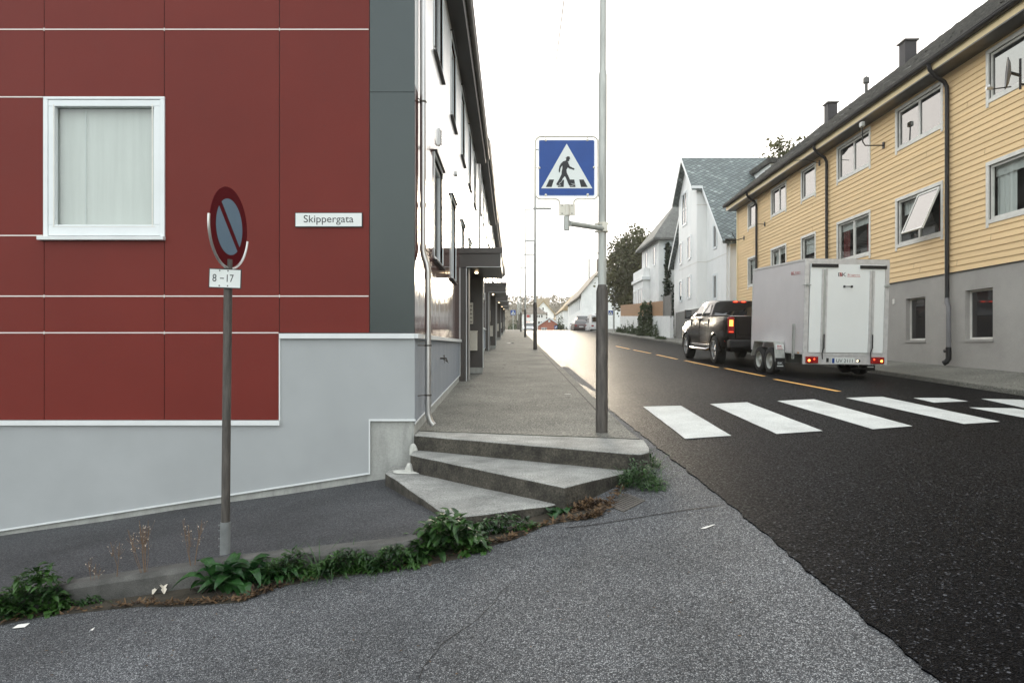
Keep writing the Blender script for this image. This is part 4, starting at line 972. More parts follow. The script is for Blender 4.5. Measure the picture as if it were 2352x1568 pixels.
# logos
text('BK', 'logo_text', M_ink, rd, (tx_(1552), -.0145, tz_(286)), (1, 0, 0), (0, 0, 1), width=.18, height=.082, local=True)
text('B', 'logo_accent', M_logo_r, rd, (tx_(1540), -.0158, tz_(286)), (1, 0, 0), (0, 0, 1), width=.055, height=.082, local=True)
text('Brugerru', 'logo_text', M_logo_r, rd, (tx_(1664), -.0145, tz_(289)), (1, 0, 0), (0, 0, 1), width=.27, height=.045, local=True)
MB().box(tx_(1600), tx_(1727), -.0155, -.0143, tz_(305), tz_(301)).build('logo_line', M_logo_r, rd, local=True)
bd = tr
text('BK', 'side_logo', M_logo_r, tr, (-WD - .005, .62, H - .28), (0, -1, 0), (0, 0, 1), width=.15, height=.075, local=True)
text('Brugerru', 'side_logo', M_logo_r, tr, (-WD - .005, .36, H - .275), (0, -1, 0), (0, 0, 1), width=.25, height=.042, local=True)
MB().box(-WD - .006, -WD - .001, .24, .55, H - .315, H - .309).build('side_logo_line', M_logo_r, tr, local=True)
# chassis, wheels, mudguards
mb = MB(); mb.box(-.8, .8, .1, LN - .02, .50, zb0 - .021); mb.box(-.85, .85, 1.60, 1.72, .26, .5); mb.tube([(-.55, LN - .3, .5), (0, 4.15, .5)], .04, 8); mb.tube([(.55, LN - .3, .5), (0, 4.15, .5)], .04, 8); mb.tube([(0, 4.05, .5), (0, 4.4, .5)], .045, 8)
mb.build('chassis', M_galv, tr, local=True)
mb = MB(); mb.tube([(.0, LN + .55, .18), (.0, LN + .55, 1.0)], .03, 8); mb.build('jockey_stand', M_galv, tr, local=True)
for s in (-1, 1):
    for y in (1.32, 1.96): wheel(tr, s * 1.06, y, .315, .20, s, spokes=0)
    mb = MB(); x0_, x1_ = s * .96, s * 1.19
    P = [(.88, .32), (.95, .66), (1.0, .78), (2.2, .78), (2.38, .40), (2.35, .39), (2.18, .755), (1.03, .755), (.98, .655), (.91, .32)]
    mb.prism([(x0_, y, z) for y, z in P], (x1_ - x0_, 0, 0)); mg = mb.build('mudguard', M_galv, tr, local=True)
    MB().prism([(s * .975, .92, .60), (s * 1.175, .92, .60), (s * 1.175, .945, .72), (s * .975, .945, .72)], (0, -.003, .0)).build('sticker', M_signwhite, mg, local=True)
    if s < 0: text('BK', 'sticker_text', M_logo_r, mg, (-1.075, .926, .675), (1, 0, 0), (0, .2, 1), width=.12, height=.05, local=True); MB().box(-1.14, -1.01, .918, .921, .612, .626).build('sticker_line', M_logo_r, mg, local=True)
    fl = MB().box(s * .97, s * 1.19, .87, .885, .12, .40).build('mud_flap', M_black, tr, local=True)
    text('BK', 'flap_text', M_signwhite, fl, (s * 1.08, .869, .28), (1, 0, 0), (0, 0, 1), width=.12, height=.05, local=True)
    MB().box(s * 1.08 - .075, s * 1.08 + .075, .866, .869, .20, .225).build('flap_line', M_signwhite, fl, local=True)
mb = MB()
for y in (.42, .50): mb.box(-WD - .03, -WD - .008, y, y + .02, .40, 1.2)
for i in range(5): mb.box(-WD - .028, -WD - .01, .4195, .5205, .5 + i * .16, .515 + i * .16)
mb.build('support_leg', M_galv, tr, local=True)
MB().tube([(.2, .12, .22), (.75, .12, .22)], .02, 6).build('underrun_bar', M_black, tr, local=True)
for y in (.2, 2.75): MB().box(-WD - .011, -WD - .006, y, y + .07, zb0 - .005, zb0 + .025).build('side_reflector', M_orlit if False else mat('amber_lens', (.6, .25, .03), .3, var=.05), tr, local=True)

# ------------------------------------------------------------------ pickup truck
loc, rot = pose(7.06, 19.2, R(-1.2), 5.8)
tk = thing('pickup_truck', 'dark brown four door pickup truck with chrome side steps and lit orange tail lamp', 'pickup truck', loc, rot)
def section(zt, wb, wm, ws, zb1=.50, edge=.06):
    return [(0, zb1), (wb, zb1), (wb + .03, zb1 + .08), (wm, .85), (wm, 1.05), (ws + .01, zt - edge - .05), (ws - .01, zt - edge * .4), (ws - edge, zt), (0, zt)]
stn = [(.0, section(1.42, .90, .955, .935, .62)), (.05, section(1.43, .93, .985, .955, .60)), (.5, section(1.44, .96, 1.0, .965)), (.85, section(1.44, .97, 1.02, .97)), (1.9, section(1.43, .97, 1.015, .97)), (2.0, section(1.42, .96, .995, .965)),
       (3.2, section(1.40, .96, .995, .965)), (4.25, section(1.36, .96, 1.0, .96)), (4.45, section(1.34, .96, 1.01, .955)), (5.3, section(1.26, .96, 1.005, .93)), (5.65, section(1.18, .92, .97, .88)), (5.78, section(1.05, .85, .90, .82, .55))]
mb = MB(); vs = []; m = 9
for y, s_ in stn:
    ring = [(x, y, z) for x, z in s_] + [(-x, y, z) for x, z in s_[-2:0:-1]]
    vs += ring
k = 16
fs = [(j * k + i, j * k + (i + 1) % k, (j + 1) * k + (i + 1) % k, (j + 1) * k + i) for j in range(len(stn) - 1) for i in range(k)] + [tuple(range(k))[::-1], tuple(range((len(stn) - 1) * k, len(stn) * k))]
mb.add(vs, fs); body = mb.build('body', M_car, tk, local=True)
cut = MB()
for y in (1.25, 4.81):
    for s in (-1, 1): cut.lathe([(0.0, .72), (.0, 1.3)][:0] + [(0.001, .68), (.50, .68), (.50, 1.3), (.001, 1.3)], (0, y, .43), (s, 0, 0), 32)
boolean(body, cut)
for f in body.data.polygons: f.use_smooth = True
me = body.data; bm = bmesh.new(); bm.from_mesh(me)
bmesh.ops.remove_doubles(bm, verts=bm.verts, dist=1e-4)
for e in bm.edges:
    if len(e.link_faces) == 2 and e.calc_face_angle(0) > R(32): e.smooth = False
bm.to_mesh(me); bm.free()
# wheel arch lips
for y in (1.25, 4.81):
    for s in (-1, 1):
        mb = MB(); P = []
        a = [R(-8 + i * 196 / 20) for i in range(21)]
        vs = [(s * 1.028, y + .50 * math.cos(t), .43 + .50 * math.sin(t)) for t in a] + [(s * 1.005, y + .56 * math.cos(t), .43 + .56 * math.sin(t)) for t in a] + [(s * .93, y + .50 * math.cos(t), .43 + .50 * math.sin(t)) for t in a]
        mb.add(vs, [(i, i + 1, 21 + i + 1, 21 + i) for i in range(20)] + [(i, i + 1, 42 + i + 1, 42 + i) for i in range(20)])
        mb.build('wheel_arch', M_car, tk, local=True, smooth=True)
        wheel(tk, s * .885, y, .425, .28, s, spokes=5, rimr=.66)
# cab
def cabsec(y, zt, wt, zb2=1.38, wb2=.925): return [(-wb2, y, zb2), (-wt - .06, y, zt - .10), (-wt, y, zt - .03), (-wt + .1, y, zt), (wt - .1, y, zt), (wt, y, zt - .03), (wt + .06, y, zt - .10), (wb2, y, zb2)]
st_ = [[(x, y - (.0 if z > 1.5 else .12), z) for x, y, z in cabsec(2.13, 1.90, .70)], cabsec(2.3, 1.93, .72), cabsec(2.9, 1.95, .74), cabsec(3.45, 1.93, .73),
       [(x * (.98 if z > 1.5 else 1), y + (.0 if z > 1.5 else .9), z) for x, y, z in cabsec(3.65, 1.87, .70)]]
vs = [p for s_ in st_ for p in s_]; k = 8
MB().add(vs, [(j * k + i, j * k + i + 1, (j + 1) * k + i + 1, (j + 1) * k + i) for j in range(4) for i in range(7)] + [tuple(range(8))[::-1], tuple(range(32, 40))]).build('cab', M_car, tk, local=True, smooth=True)
# glass panes lie a few millimetres proud of the cab skin
def pane3(pts, off, nm='window', m=M_carglass):
    pts = [Vector(p) for p in pts]; n = (pts[1] - pts[0]).cross(pts[2] - pts[0]).normalized()
    if n.dot(Vector(off)) < 0: n = -n
    return MB().prism([p + n * .003 for p in pts], n * .004).build(nm, m, tk, local=True)
def side_pt(s, y, t):      # point on the cab side, t 0 at the belt, 1 at the roof edge
    return Vector((s * lerp(.925, .795, t), y, lerp(1.38, 1.83, t)))
for s in (-1, 1):
    pane3([side_pt(s, 2.18, .12), side_pt(s, 3.05, .12), side_pt(s, 3.05, .93), side_pt(s, 2.30, .93)], (s, 0, .1), 'side_window')
    pane3([side_pt(s, 3.15, .12), side_pt(s, 4.12, .12), side_pt(s, 3.62, .9), side_pt(s, 3.15, .93)], (s, 0, .1), 'side_window')
rw = lambda x, z: Vector((x, lerp(2.01, 2.13, (z - 1.38) / .42), z))
pane3([rw(-.80, 1.46), rw(.80, 1.46), rw(.71, 1.80), rw(-.71, 1.80)], (0, -1, 0), 'rear_window')
ws_ = lambda x, t: Vector((x, lerp(4.5, 3.68, t), lerp(1.40, 1.84, t)))
pane3([ws_(-.82, .05), ws_(.82, .05), ws_(.66, .92), ws_(-.66, .92)], (0, 1, 1), 'windscreen')
MB().box(-.22, .22, 2.10, 2.16, 1.855, 1.905).build('third_brake_lamp', M_redlens, tk, local=True, bevel=.01)
MB().box(-.19, -.08, 2.092, 2.099, 1.868, 1.895).build('lit_brake', M_redlit, tk, local=True)
MB().box(.05, .16, 2.092, 2.099, 1.868, 1.895).build('lit_brake', M_redlit, tk, local=True)
# tailgate, bumper, lamps
mb = MB(); mb.box(-.76, .76, -.022, .01, .80, 1.40); mb.box(-.7, .7, -.03, -.018, .90, 1.26); tg = mb.build('tailgate', M_car, tk, local=True, bevel=.02)
MB().box(-.1, .1, -.045, -.028, 1.26, 1.31).build('gate_handle', M_black, tg, local=True, bevel=.01)
mb = MB(); mb.box(-.97, .97, -.18, .12, .52, .76); mb.box(-.3, .3, -.16, .0, .40, .53); mb.build('rear_bumper', M_black, tk, local=True, bevel=.04)
for s in (-1, 1):
    L_ = MB().box(s * .80, s * .972, -.028, .10, .93, 1.39).build('tail_lamp', M_redlens, tk, local=True, bevel=.02)
    if s < 0:
        mb = MB()
        for r_ in range(5):
            for c_ in range(3): mb.box(-.94 + c_ * .036, -.914 + c_ * .036, -.034, -.029, 1.14 + r_ * .036, 1.163 + r_ * .036)
        mb.build('lit_indicator', M_orlit, L_, local=True)
        MB().box(-.95, -.83, -.033, -.029, .97, .985).build('lit_brake', M_redlit, L_, local=True)
    # chrome side step, mirror, handles, door seams, rail cap, rocker
    mb = MB(); mb.tube([(s * .93, 1.95, .46), (s * 1.03, 2.05, .40), (s * 1.04, 4.0, .40), (s * .95, 4.15, .46)], .045, 12); mb.build('side_step', M_chrome, tk, local=True, smooth=True)
    MB().box(s * .96, s * 1.0, 1.85, 4.25, .50, .56).build('rocker_strip', M_chrome, tk, local=True, bevel=.008)
    mb = MB(); mb.tube([(s * .92, 3.98, 1.42), (s * 1.12, 3.95, 1.46)], .03, 8); mb.box(s * 1.06, s * 1.27, 3.88, 4.0, 1.36, 1.66); mi = mb.build('mirror', M_black, tk, local=True, bevel=.03)
    MB().box(s * 1.08, s * 1.25, 3.872, 3.879, 1.40, 1.62).build('mirror_glass', M_carglass, mi, local=True)
    for y in (2.25, 3.25): MB().tube([(s * 1.0, y, 1.19), (s * 1.025, y + .03, 1.19), (s * 1.025, y + .2, 1.19), (s * 1.0, y + .23, 1.19)], .013, 8).build('door_handle', M_chrome if False else M_car, tk, local=True, smooth=True)
    mb = MB()
    for y in (2.0, 3.1, 4.22): mb.box(s * .95, s * (.999 if y > 2.1 else 1.003), y - .007, y + .007, .6, 1.34)
    mb.build('door_seam', M_dark, tk, local=True)
    mb = MB(); mb.box(s * .90, s * .955, .05, 1.95, 1.435, 1.455); mb.build('bed_rail', M_black, tk, local=True, bevel=.006)
    mb = MB(); mb.box(s * 1.0, s * 1.009, 4.36, 4.5, 1.06, 1.075); mb.box(s * 1.0, s * 1.0085, 4.36, 4.46, 1.03, 1.042); mb.build('fender_badge', M_chrome, tk, local=True)
MB().box(-.97, -.985, .25, .33, .70, .73).build('side_marker', M_redlit, tk, local=True)
MB().box(-.8, .8, .3, 5.4, .40, .6).build('underbody', M_black, tk, local=True)
MB().tube([(-.2, -.05, .42), (-.2, .5, .42)], .05, 10).build('exhaust', M_chrome, tk, local=True)

# ------------------------------------------------------------------ foliage helpers
def leafcard(mb, p, size, rnd, up=.3):
    n = Vector((rnd.uniform(-1, 1), rnd.uniform(-1, 1), rnd.uniform(-1, 1) + up)).normalized()
    a = n.orthogonal().normalized(); b = n.cross(a); t = rnd.uniform(0, 6.28)
    a, b = a * math.cos(t) + b * math.sin(t), b * math.cos(t) - a * math.sin(t)
    l = size * rnd.uniform(.7, 1.3); q = l * .33
    mb.add([p - a * l * .5, p + b * q + a * .02 * l, p + a * l * .5 + n * l * .12, p - b * q], [(0, 1, 2, 3)])
def tree(name, label, cat, base, h, rad, leaf, seed, trunk_h=.35, nclump=60, per=55, m=None, lean=0, bm=None, group=None, clump=.22, flat=1.0, bare=0):
    rnd = random.Random(seed); base = Vector(base)
    t = thing(name, label, cat, tuple(base), group=group)
    mb = MB(); top = base + Vector((lean, 0, h * .9)); r0 = h * .022 + .04
    th = base + Vector((lean * .3, 0, h * trunk_h))
    mb.tube([base - Vector((0, 0, .4)), base + Vector((0, 0, h * .1)), th, base + Vector((lean * .7, 0, h * .62)), top], [r0 * 1.5, r0 * 1.1, r0 * .9, r0 * .5, r0 * .12], 8)
    cl = []
    cz = base.z + h * (trunk_h + 1) / 2; hz = h * (1 - trunk_h) / 2
    for i in range(nclump):
        for _ in range(40):
            v = Vector((rnd.uniform(-1, 1), rnd.uniform(-1, 1), rnd.uniform(-1, 1)))
            if v.length < 1 and v.length > .35 and abs(v.x) < 1.05 - .35 * max(v.z, 0): break
        f = 1 + .3 * noise.noise(v * 2 + Vector((seed, 0, 0)))
        c = Vector((base.x + lean * .6 + v.x * rad * f, base.y + v.y * rad * f * flat, cz + v.z * hz * f)); cl.append(c)
        s0 = th.lerp(top, rnd.uniform(0, .7)); mb.tube([s0, s0.lerp(c, .5) + Vector((0, 0, .04 * h)), c], r0 * .28, 5, r1=r0 * .05)
    mb.build('trunk', M_bark, t)
    mb = MB(); cr = rad * clump * 2.2
    for c in cl:
        k = rnd.uniform(.55, 1.25)
        for j in range(int(per * k)):
            v = Vector((rnd.gauss(0, .42), rnd.gauss(0, .42), rnd.gauss(0, .34))) * cr * k
            leafcard(mb, c + v, leaf, rnd)
    mb.M = False; mb.M = None
    mb.build('crown', m or M_tree, t)
    return t
def shrub(name, label, cat, base, rx, ry, h, leaf, n, seed, m, group=None, spikes=0):
    rnd = random.Random(seed); base = Vector(base); mb = MB()
    for i in range(n):
        for _ in range(20):
            v = Vector((rnd.uniform(-1, 1), rnd.uniform(-1, 1), rnd.uniform(0, 1)))
            if v.length < 1: break
        f = 1 + .35 * noise.noise(v * 2.5 + Vector((seed, 1, 1)))
        leafcard(mb, base + Vector((v.x * rx * f, v.y * ry * f, v.z * h * f)), leaf, rnd)
    for i in range(spikes):
        a = rnd.uniform(0, 6.28); p = base + Vector((rnd.uniform(-rx, rx) * .5, rnd.uniform(-ry, ry) * .5, 0)); q = p + Vector((math.cos(a) * rx * .6, math.sin(a) * ry * .5, h * rnd.uniform(.9, 1.5)))
        mb.tube([p, p.lerp(q, .5) + Vector((0, 0, .1 * h)), q], leaf * .06, 4)
        for j in range(14): leafcard(mb, p.lerp(q, rnd.uniform(.4, 1)), leaf * .7, rnd)
    return tag(mb.build(name, m), label, cat, group)

# ------------------------------------------------------------------ tall white gable house with diamond slates
XA, XB, YN, YF = 11.8, 11.2, 37.4, 49.4; YM = (YN + YF) / 2; EZ = 7.55; RZ = 13.45
gh_ = thing('gable_house', 'tall white gable house with diamond slate roof and projecting bay', 'house', (XA + 4, YM, road_h(9, YM)))
Mg = frameM((XA, 0, 0), (0, -1, 0), (0, 0, 1)); Mgb = frameM((XB, 0, 0), (0, -1, 0), (0, 0, 1))
Mgn = frameM((0, YN, 0), (1, 0, 0), (0, 0, 1))
sl_ = (RZ - EZ) / (YM - YN)
mb = MB()
mb.add([(XA, YN, 1.5), (XA, YN, EZ), (XA, YM, RZ - .1), (XA, YF, EZ), (XA, YF, 1.5)], [(0, 1, 2, 3, 4)])
mb.box(XA + .01, XA + 14, YN, YF, 1.5, EZ)
mb.build('wall', M_white, gh_)
BY0, BY1 = 41.2, 45.6; bz0 = 3.8
mb = MB(); zt0 = EZ + (BY0 - YN) * sl_ - .12; zt1 = EZ + (YF - BY1) * sl_ - .12
mb.prism([(XB, BY0, bz0), (XB, BY0, zt0), (XB, YM, RZ - .15), (XB, BY1, zt1), (XB, BY1, bz0)], (XA - XB + .02, 0, 0)); bay = mb.build('bay', M_white, gh_)
MB().box(XB - .06, XA, BY0 - .05, BY1, bz0 - .12, bz0 - .002).build('bay_base', M_frame_old, gh_)
mb = MB()
for z in (6.55, 10.0): mb.box(XB - .012, XA - .0, BY0 - .012, BY0 - .002, z, z + .05); mb.box(XA - .012, XA - .002, YN - .0, BY0 - .013, z + .0, z + .05) if z < 8 else mb.box(XA - .012, XA - .002, 40.3, BY0 - .013, z, z + .05)
mb.box(XB - .012, XB - .001, BY0, BY1, 6.55, 6.58)
mb.build('wall_seam', M_frame_old, gh_)
mb = MB()                                            # roof slabs: ridge runs away from the street
def gslab(mb, ya, yb_, x0, x1, th=.16, over=.35):
    za = EZ - over * sl_
    mb.prism([(x0, ya, RZ + .02 + (ya - YM) * (sl_ if ya < YM else -sl_)), (x0, yb_, RZ + .02 + (yb_ - YM) * (sl_ if yb_ <= YM else -sl_)), (x0, yb_, RZ + .02 - th + (yb_ - YM) * (sl_ if yb_ <= YM else -sl_)), (x0, ya, RZ + .02 - th + (ya - YM) * (sl_ if ya < YM else -sl_))], (x1 - x0, 0, 0))
gslab(mb, YN - .35, YM, XA - .3, XA + 14); gslab(mb, YM, YF + .35, XA - .3, XA + 14)
gslab(mb, BY0 - .3, YM, XB - .35, XA - .301); gslab(mb, YM, BY1 + .3, XB - .35, XA - .301)
roof = mb.build('roof', M_slate, gh_)
mb = MB()
def barge(x, ya, yb_):
    z = lambda y: RZ + .03 - abs(y - YM) * sl_
    mb.prism([(x - .03, ya, z(ya)), (x - .03, yb_, z(yb_)), (x - .03, yb_, z(yb_) - .24), (x - .03, ya, z(ya) - .24)], (-.03, 0, 0))
barge(XA - .3, YN - .35, BY0 - .3); barge(XB - .35, BY0 - .3, YM); barge(XB - .35, YM, BY1 + .3); barge(XA - .3, BY1 + .3, YF + .35)
mb.box(XB - .36, XA - .33, BY0 - .32, BY0 - .22, zt0 - .22, zt0 - .05)
mb.build('barge_board', M_trim, gh_)
mb = MB(); mb.tube([(XA - .2, YN - .42, EZ - .28), (XA + 14, YN - .42, EZ - .28)], .07, 8); mb.box(XA, XA + 14, YN - .3, YN - .001, EZ - .42, EZ - .3); mb.build('gutter', M_roofd, gh_)
mb = MB(); mb.tube([(XA + .15, YN - .4, EZ - .3), (XA + .15, YN - .08, EZ - .6), (XA + .15, YN - .08, 2.5)], .05, 8); mb.build('downpipe', M_white, gh_)
for (px0, px1, pyt, pyb, mul) in [(1573.6, 1584, 428, 497, 1)]:
    pass
def gw(M, a, b, z0, z1, mul=0, tr=None): window(gh_, M, a, b, z0, z1, M_frame, M_glass, mul, trim=.09, proud=.05, rec=-.012, bar=.05, transom=tr)
gw(Mgb, -44.6, -43.5, 9.35, 11.35, 1, 10.3)
for z0, z1 in ((6.95, 8.25), (4.5, 5.75)): gw(Mgb, -45.35, -44.75, z0, z1); gw(Mgb, -43.25, -42.55, z0 + .05, z1 + .12)
for z0, z1 in ((7.2, 8.5), (4.25, 5.6)): gw(Mg, -39.75, -39.15, z0, z1)
# dormer
dm = MB(); dm.box(14.9, 19.8, 39.3, 43.0, 9.0, 12.0); d_ = dm.build('dormer', M_white, gh_)
dm = MB(); dm.box(14.7, 20.0, 39.05, 43.4, 12.0, 12.28); dm.build('dormer_roof', M_roofd, d_)
dm = MB(); dm.box(16.2, 19.5, 39.27, 39.299, 10.9, 11.8); dm.build('dormer_window', M_white2, d_)
# garage wall and red wooden shed between the two houses
tag(MB().box(11.9, 18, 34.7, 35.2, 1.2, 2.9).prism([(11.9, 34.7, 2.9), (18, 34.7, 2.9), (18, 34.7, 4.9), (11.9, 34.7, 4.2)], (0, .5, 0)).build('shed', mat('brown_boards', (.10, .035, .03), .8, var=.25, scale=3)), 'dark red wooden shed wall between the yellow block and the white gable house', 'shed')
tag(MB().box(10.95, 11.75, 38.0, 45.4, 1.2, 3.72).build('retaining_wall', M_woodg), 'grey weathered wall under the white gable house', 'wall')
# ------------------------------------------------------------------ villa with hipped roof and ivy
vl = thing('villa', 'white villa with steep grey hipped roof, bay window and ivy', 'house', (15, 56, 2.8))
VX, VY0, VY1 = 11.5, 53.2, 60.0
Mv = frameM((VX, 0, 0), (0, -1, 0), (0, 0, 1)); Mvn = frameM((0, VY0, 0), (1, 0, 0), (0, 0, 1))
MB().box(VX, VX + 9, VY0, VY1, 2.5, 10.05).build('wall', M_white2, vl)
mb = MB(); e = .5; xa, xb2, ya, yb2 = VX - e, VX + 9 + e, VY0 - e, VY1 + e; ap = [(VX + 2.2, 56.0, 13.5), (VX + 6, 56.0, 13.5)]
mb.add([(xa, ya, 9.9), (xb2, ya, 9.9), (xb2, yb2, 9.9), (xa, yb2, 9.9), *ap, (xa, ya, 9.75), (xb2, ya, 9.75), (xb2, yb2, 9.75), (xa, yb2, 9.75)], [(0, 1, 5, 4), (1, 2, 5), (2, 3, 4, 5), (3, 0, 4), (0, 6, 7, 1), (0, 3, 9, 6), (1, 7, 8, 2), (2, 8, 9, 3), (6, 9, 8, 7)])
mb.build('roof', mat('old_slates', (.13, .13, .12), .7, var=.35, scale=2.5, fine=.25, fscale=12), vl)
mb = MB(); mb.box(VX - .55, VX - .01, 56.6, 61.2, 2.5, 7.0); by = mb.build('bay', M_white2, vl)
MB().box(VX - .68, VX - .01, 56.4, 61.4, 7.0, 7.25).build('bay_cornice', M_trim, by)
MB().box(VX - .55, VX - .01, 56.6, 61.2, 7.26, 8.0).build('balcony', M_white, by)
Mvb = frameM((VX - .55, 0, 0), (0, -1, 0), (0, 0, 1))
for a in (57.0, 58.2, 59.4, 60.4): window(vl, Mvb, -a - .6, -a, 4.3, 6.4, M_frame, M_glassd, 0, trim=.07, proud=.04, rec=-.015)
for a in (54.4, 57.6): window(vl, Mv, -a - .8, -a, 8.0, 9.5, M_frame, M_glass, 0, trim=.08, proud=.05, rec=-.015)
window(vl, Mvn, 12.0, 12.75, 7.7, 9.3, M_frame, M_glass, 0, trim=.12, proud=.06, rec=-.015, transom=8.7)
mb = MB(); mb.prism([(11.75, VY0 - .02, 9.35), (13.0, VY0 - .02, 9.35), (12.38, VY0 - .02, 10.0)], (0, -.06, 0)); mb.build('window_gable', M_trim, vl)
# small porch wing to the right of the ivy
wg = MB().box(14.2, 16.6, 50.5, 53.1, 2.5, 7.3).build('porch', M_white2, vl); MB().box(14.0, 16.8, 50.3, 53.1, 7.3, 7.6).build('porch_roof', M_trim, wg)
rnd = random.Random(5)
mb = MB()
for i in range(5200):
    t = rnd.random(); z = 2.9 + 7.0 * t * t * .0 + rnd.uniform(0, 6.6)
    col = rnd.choice([0, 1, 2, 2, 1])
    tt = (z - 2.9) / 6.6
    cx = [12.15, 13.35, 14.0][col]; wd = [.55 * (1 - tt * .72), 1.25 * max(.12, 1 - tt * 1.15), .75 * max(.15, 1 - tt * .8)][col]
    if col == 1 and tt > .8: continue
    x = cx + rnd.gauss(0, .45) * wd * (1 + .4 * noise.noise(Vector((z * 1.5, col, 0)))); y = VY0 - .12 - abs(rnd.gauss(0, .35)) * wd
    leafcard(mb, Vector((x, y, z)), .24, rnd)
tag(mb.build('ivy', M_ivy), 'dark green ivy climbing the white villa in pointed columns', 'ivy')
# fence on the white garden wall, grey gate, concrete pier
g1, g2 = 45.6, 66.5; FXX = 10.6
tag(MB().prism([(FXX, g1, 1.2), (FXX, g2, 2.0), (FXX, g2, 4.42), (FXX, g1, 3.52)], (.25, 0, 0)).build('garden_wall', M_white2), 'long low whitewashed garden wall below the wooden fence', 'wall')
fn = thing('wooden_fence', 'light brown board fence standing on the white garden wall', 'fence', (FXX, 56, 4))
mb = MB(); y = g1 + 2.2; kk = 0
while y < g2:
    z0 = lerp(3.52, 4.42, (y - g1) / (g2 - g1)); h = 1.05 + .03 * math.sin(kk * 2.3)
    mb.box(FXX + .06 + .012 * (kk % 2), FXX + .09 + .012 * (kk % 2), y, y + .135, z0 + .02, z0 + h); y += .14; kk += 1
x = FXX + .1
while x < 14.5: mb.box(x, x + .135, g2 - .03, g2, 4.45, 5.5); x += .14
mb.build('board_panel', M_wood, fn)
MB().box(FXX + .1, FXX + .14, g1 + 2.2, g2, 4.0, 4.08).build('rail', M_woodg, fn)
gt_ = thing('garden_gate', 'dark grey board gate at the near end of the light brown fence', 'gate', (FXX, g1 + 1, 3.5))
mb = MB(); y = g1 + .1
while y < g1 + 2.05: mb.box(FXX + .07, FXX + .1, y, y + .135, 3.5, 4.95); y += .14
mb.build('board_panel', M_woodg, gt_)
for y in (g1, g1 + 2.08): MB().box(FXX + .03, FXX + .12, y, y + .1, 3.4, 5.05).build('post', M_woodg, gt_)
# vegetation by the wall
shrub('garden_shrub', 'tall leafy bush growing against the white garden wall', 'bush', (FXX - .3, 51.8, 2.2), .75, .9, 2.9, .22, 1500, 3, M_bushm)
for i, (y, s_) in enumerate([(54.6, .6), (57.0, .5), (59.0, .75), (62.0, .6), (49.2, .8), (65, .5)]):
    shrub('wall_weed', ['low weeds just left of the tall bush by the garden wall', 'second patch of weeds left of the tall bush', 'spiky tall weeds in the middle of the garden wall', 'weeds near the far end of the garden wall', 'dark low weeds right of the tall bush by the wall', 'farthest weeds by the garden wall'][i], 'weeds', (FXX - .3, y, road_h(9.3, y) + .1), .35, s_, s_ * 1.1, .14, 260, i + 20, M_bushm, 'weeds along the garden wall', spikes=5)
shrub('verge_grass', 'dark grass clump on the kerb of the far pavement', 'grass', (9.5, 43.5, rkerb_h(43.5)), .2, 1.6, .18, .12, 300, 77, M_bushm)
# trees
tree('street_tree', 'large dark tree between the white corner house and the villa', 'tree', (13.4, 74, 2.4), 11.2, 3.0, .34, 11, trunk_h=.16, nclump=130, per=130, clump=.2)
tree('garden_tree', 'tree whose crown shows above the yellow block roof', 'tree', (18.4, 46, 3.0), 12.0, 2.2, .26, 12, trunk_h=.5, nclump=80, per=110, clump=.24)
# ------------------------------------------------------------------ white corner house beyond the crest
ch = thing('corner_house', 'white gabled corner house with diamond window beyond the crest', 'house', (14, 105, 2))
HX, HY0, HY1 = 10.05, 98.0, 121; HW = 7.4; hxm = HX + HW / 2 - .05; ze = 9.2; zr = 13.5
mb = MB(); mb.box(HX, HX + HW, HY0 + .01, HY1, -1, ze); mb.prism([(HX, HY0, -1), (HX + HW, HY0, -1), (HX + HW, HY0, ze), (hxm, HY0, zr - .15), (HX, HY0, ze)], (0, .012, 0)); mb.prism([(HX, HY0 + .1, ze), (hxm, HY0 + .1, zr - .15), (HX + HW, HY0 + .1, ze)], (0, 22, 0))
mb.build('wall', M_white2, ch)
mb = MB()
s_ = (zr - ze) / (hxm - HX)
mb.prism([(HX - .45, HY0 - .35, ze - .45 * s_), (hxm, HY0 - .35, zr), (HX + HW + .45, HY0 - .35, ze - .45 * s_), (HX + HW + .45, HY0 - .35, ze - .45 * s_ - .2), (hxm, HY0 - .35, zr - .2), (HX - .45, HY0 - .35, ze - .45 * s_ - .2)], (0, 24, 0))
rf = mb.build('roof', M_tilefar, ch)
mb = MB(); mb.box(hxm - .6, hxm + .0, 104, 105, zr - .5, zr + 1.3); mb.build('chimney', M_tilefar, rf)
mb = MB(); mb.tube([(hxm - 1.6, 106, zr - 1.5), (hxm - 1.6, 106, zr + 1.6)], .14, 8); mb.build('vent_pipe', M_galv, rf)
Mh = frameM((0, HY0, 0), (1, 0, 0), (0, 0, 1)); Mhs = frameM((HX, 0, 0), (0, -1, 0), (0, 0, 1))
for (x, z0, z1) in [(12.85, 7.0, 8.1), (12.85, 4.5, 5.5), (15.2, 9.3, 10.4)]: window(ch, Mh, x, x + .9, z0, z1, M_frame, M_glassd, 0, trim=.12, proud=.05, rec=-.015)
mb = MB(Mh); c0 = (12.95, 10.15)
mb.prism([(c0[0], c0[1] + .42, .002), (c0[0] + .42, c0[1], .002), (c0[0], c0[1] - .42, .002), (c0[0] - .42, c0[1], .002)], (0, 0, .04)); dw = mb.build('diamond_window', M_frame, ch)
mb = MB(Mh); mb.prism([(c0[0], c0[1] + .22, .043), (c0[0] + .22, c0[1], .043), (c0[0], c0[1] - .22, .043), (c0[0] - .22, c0[1], .043)], (0, 0, .01)); mb.build('pane', M_glassd, dw)
mb = MB(Mh); mb.box(11.8, 12.4, 5.75, 6.15, .1, .5); mb.box(11.75, 12.45, 5.55, 5.62, .0, .5); hp = mb.build('heat_pump', M_frame_old, ch)
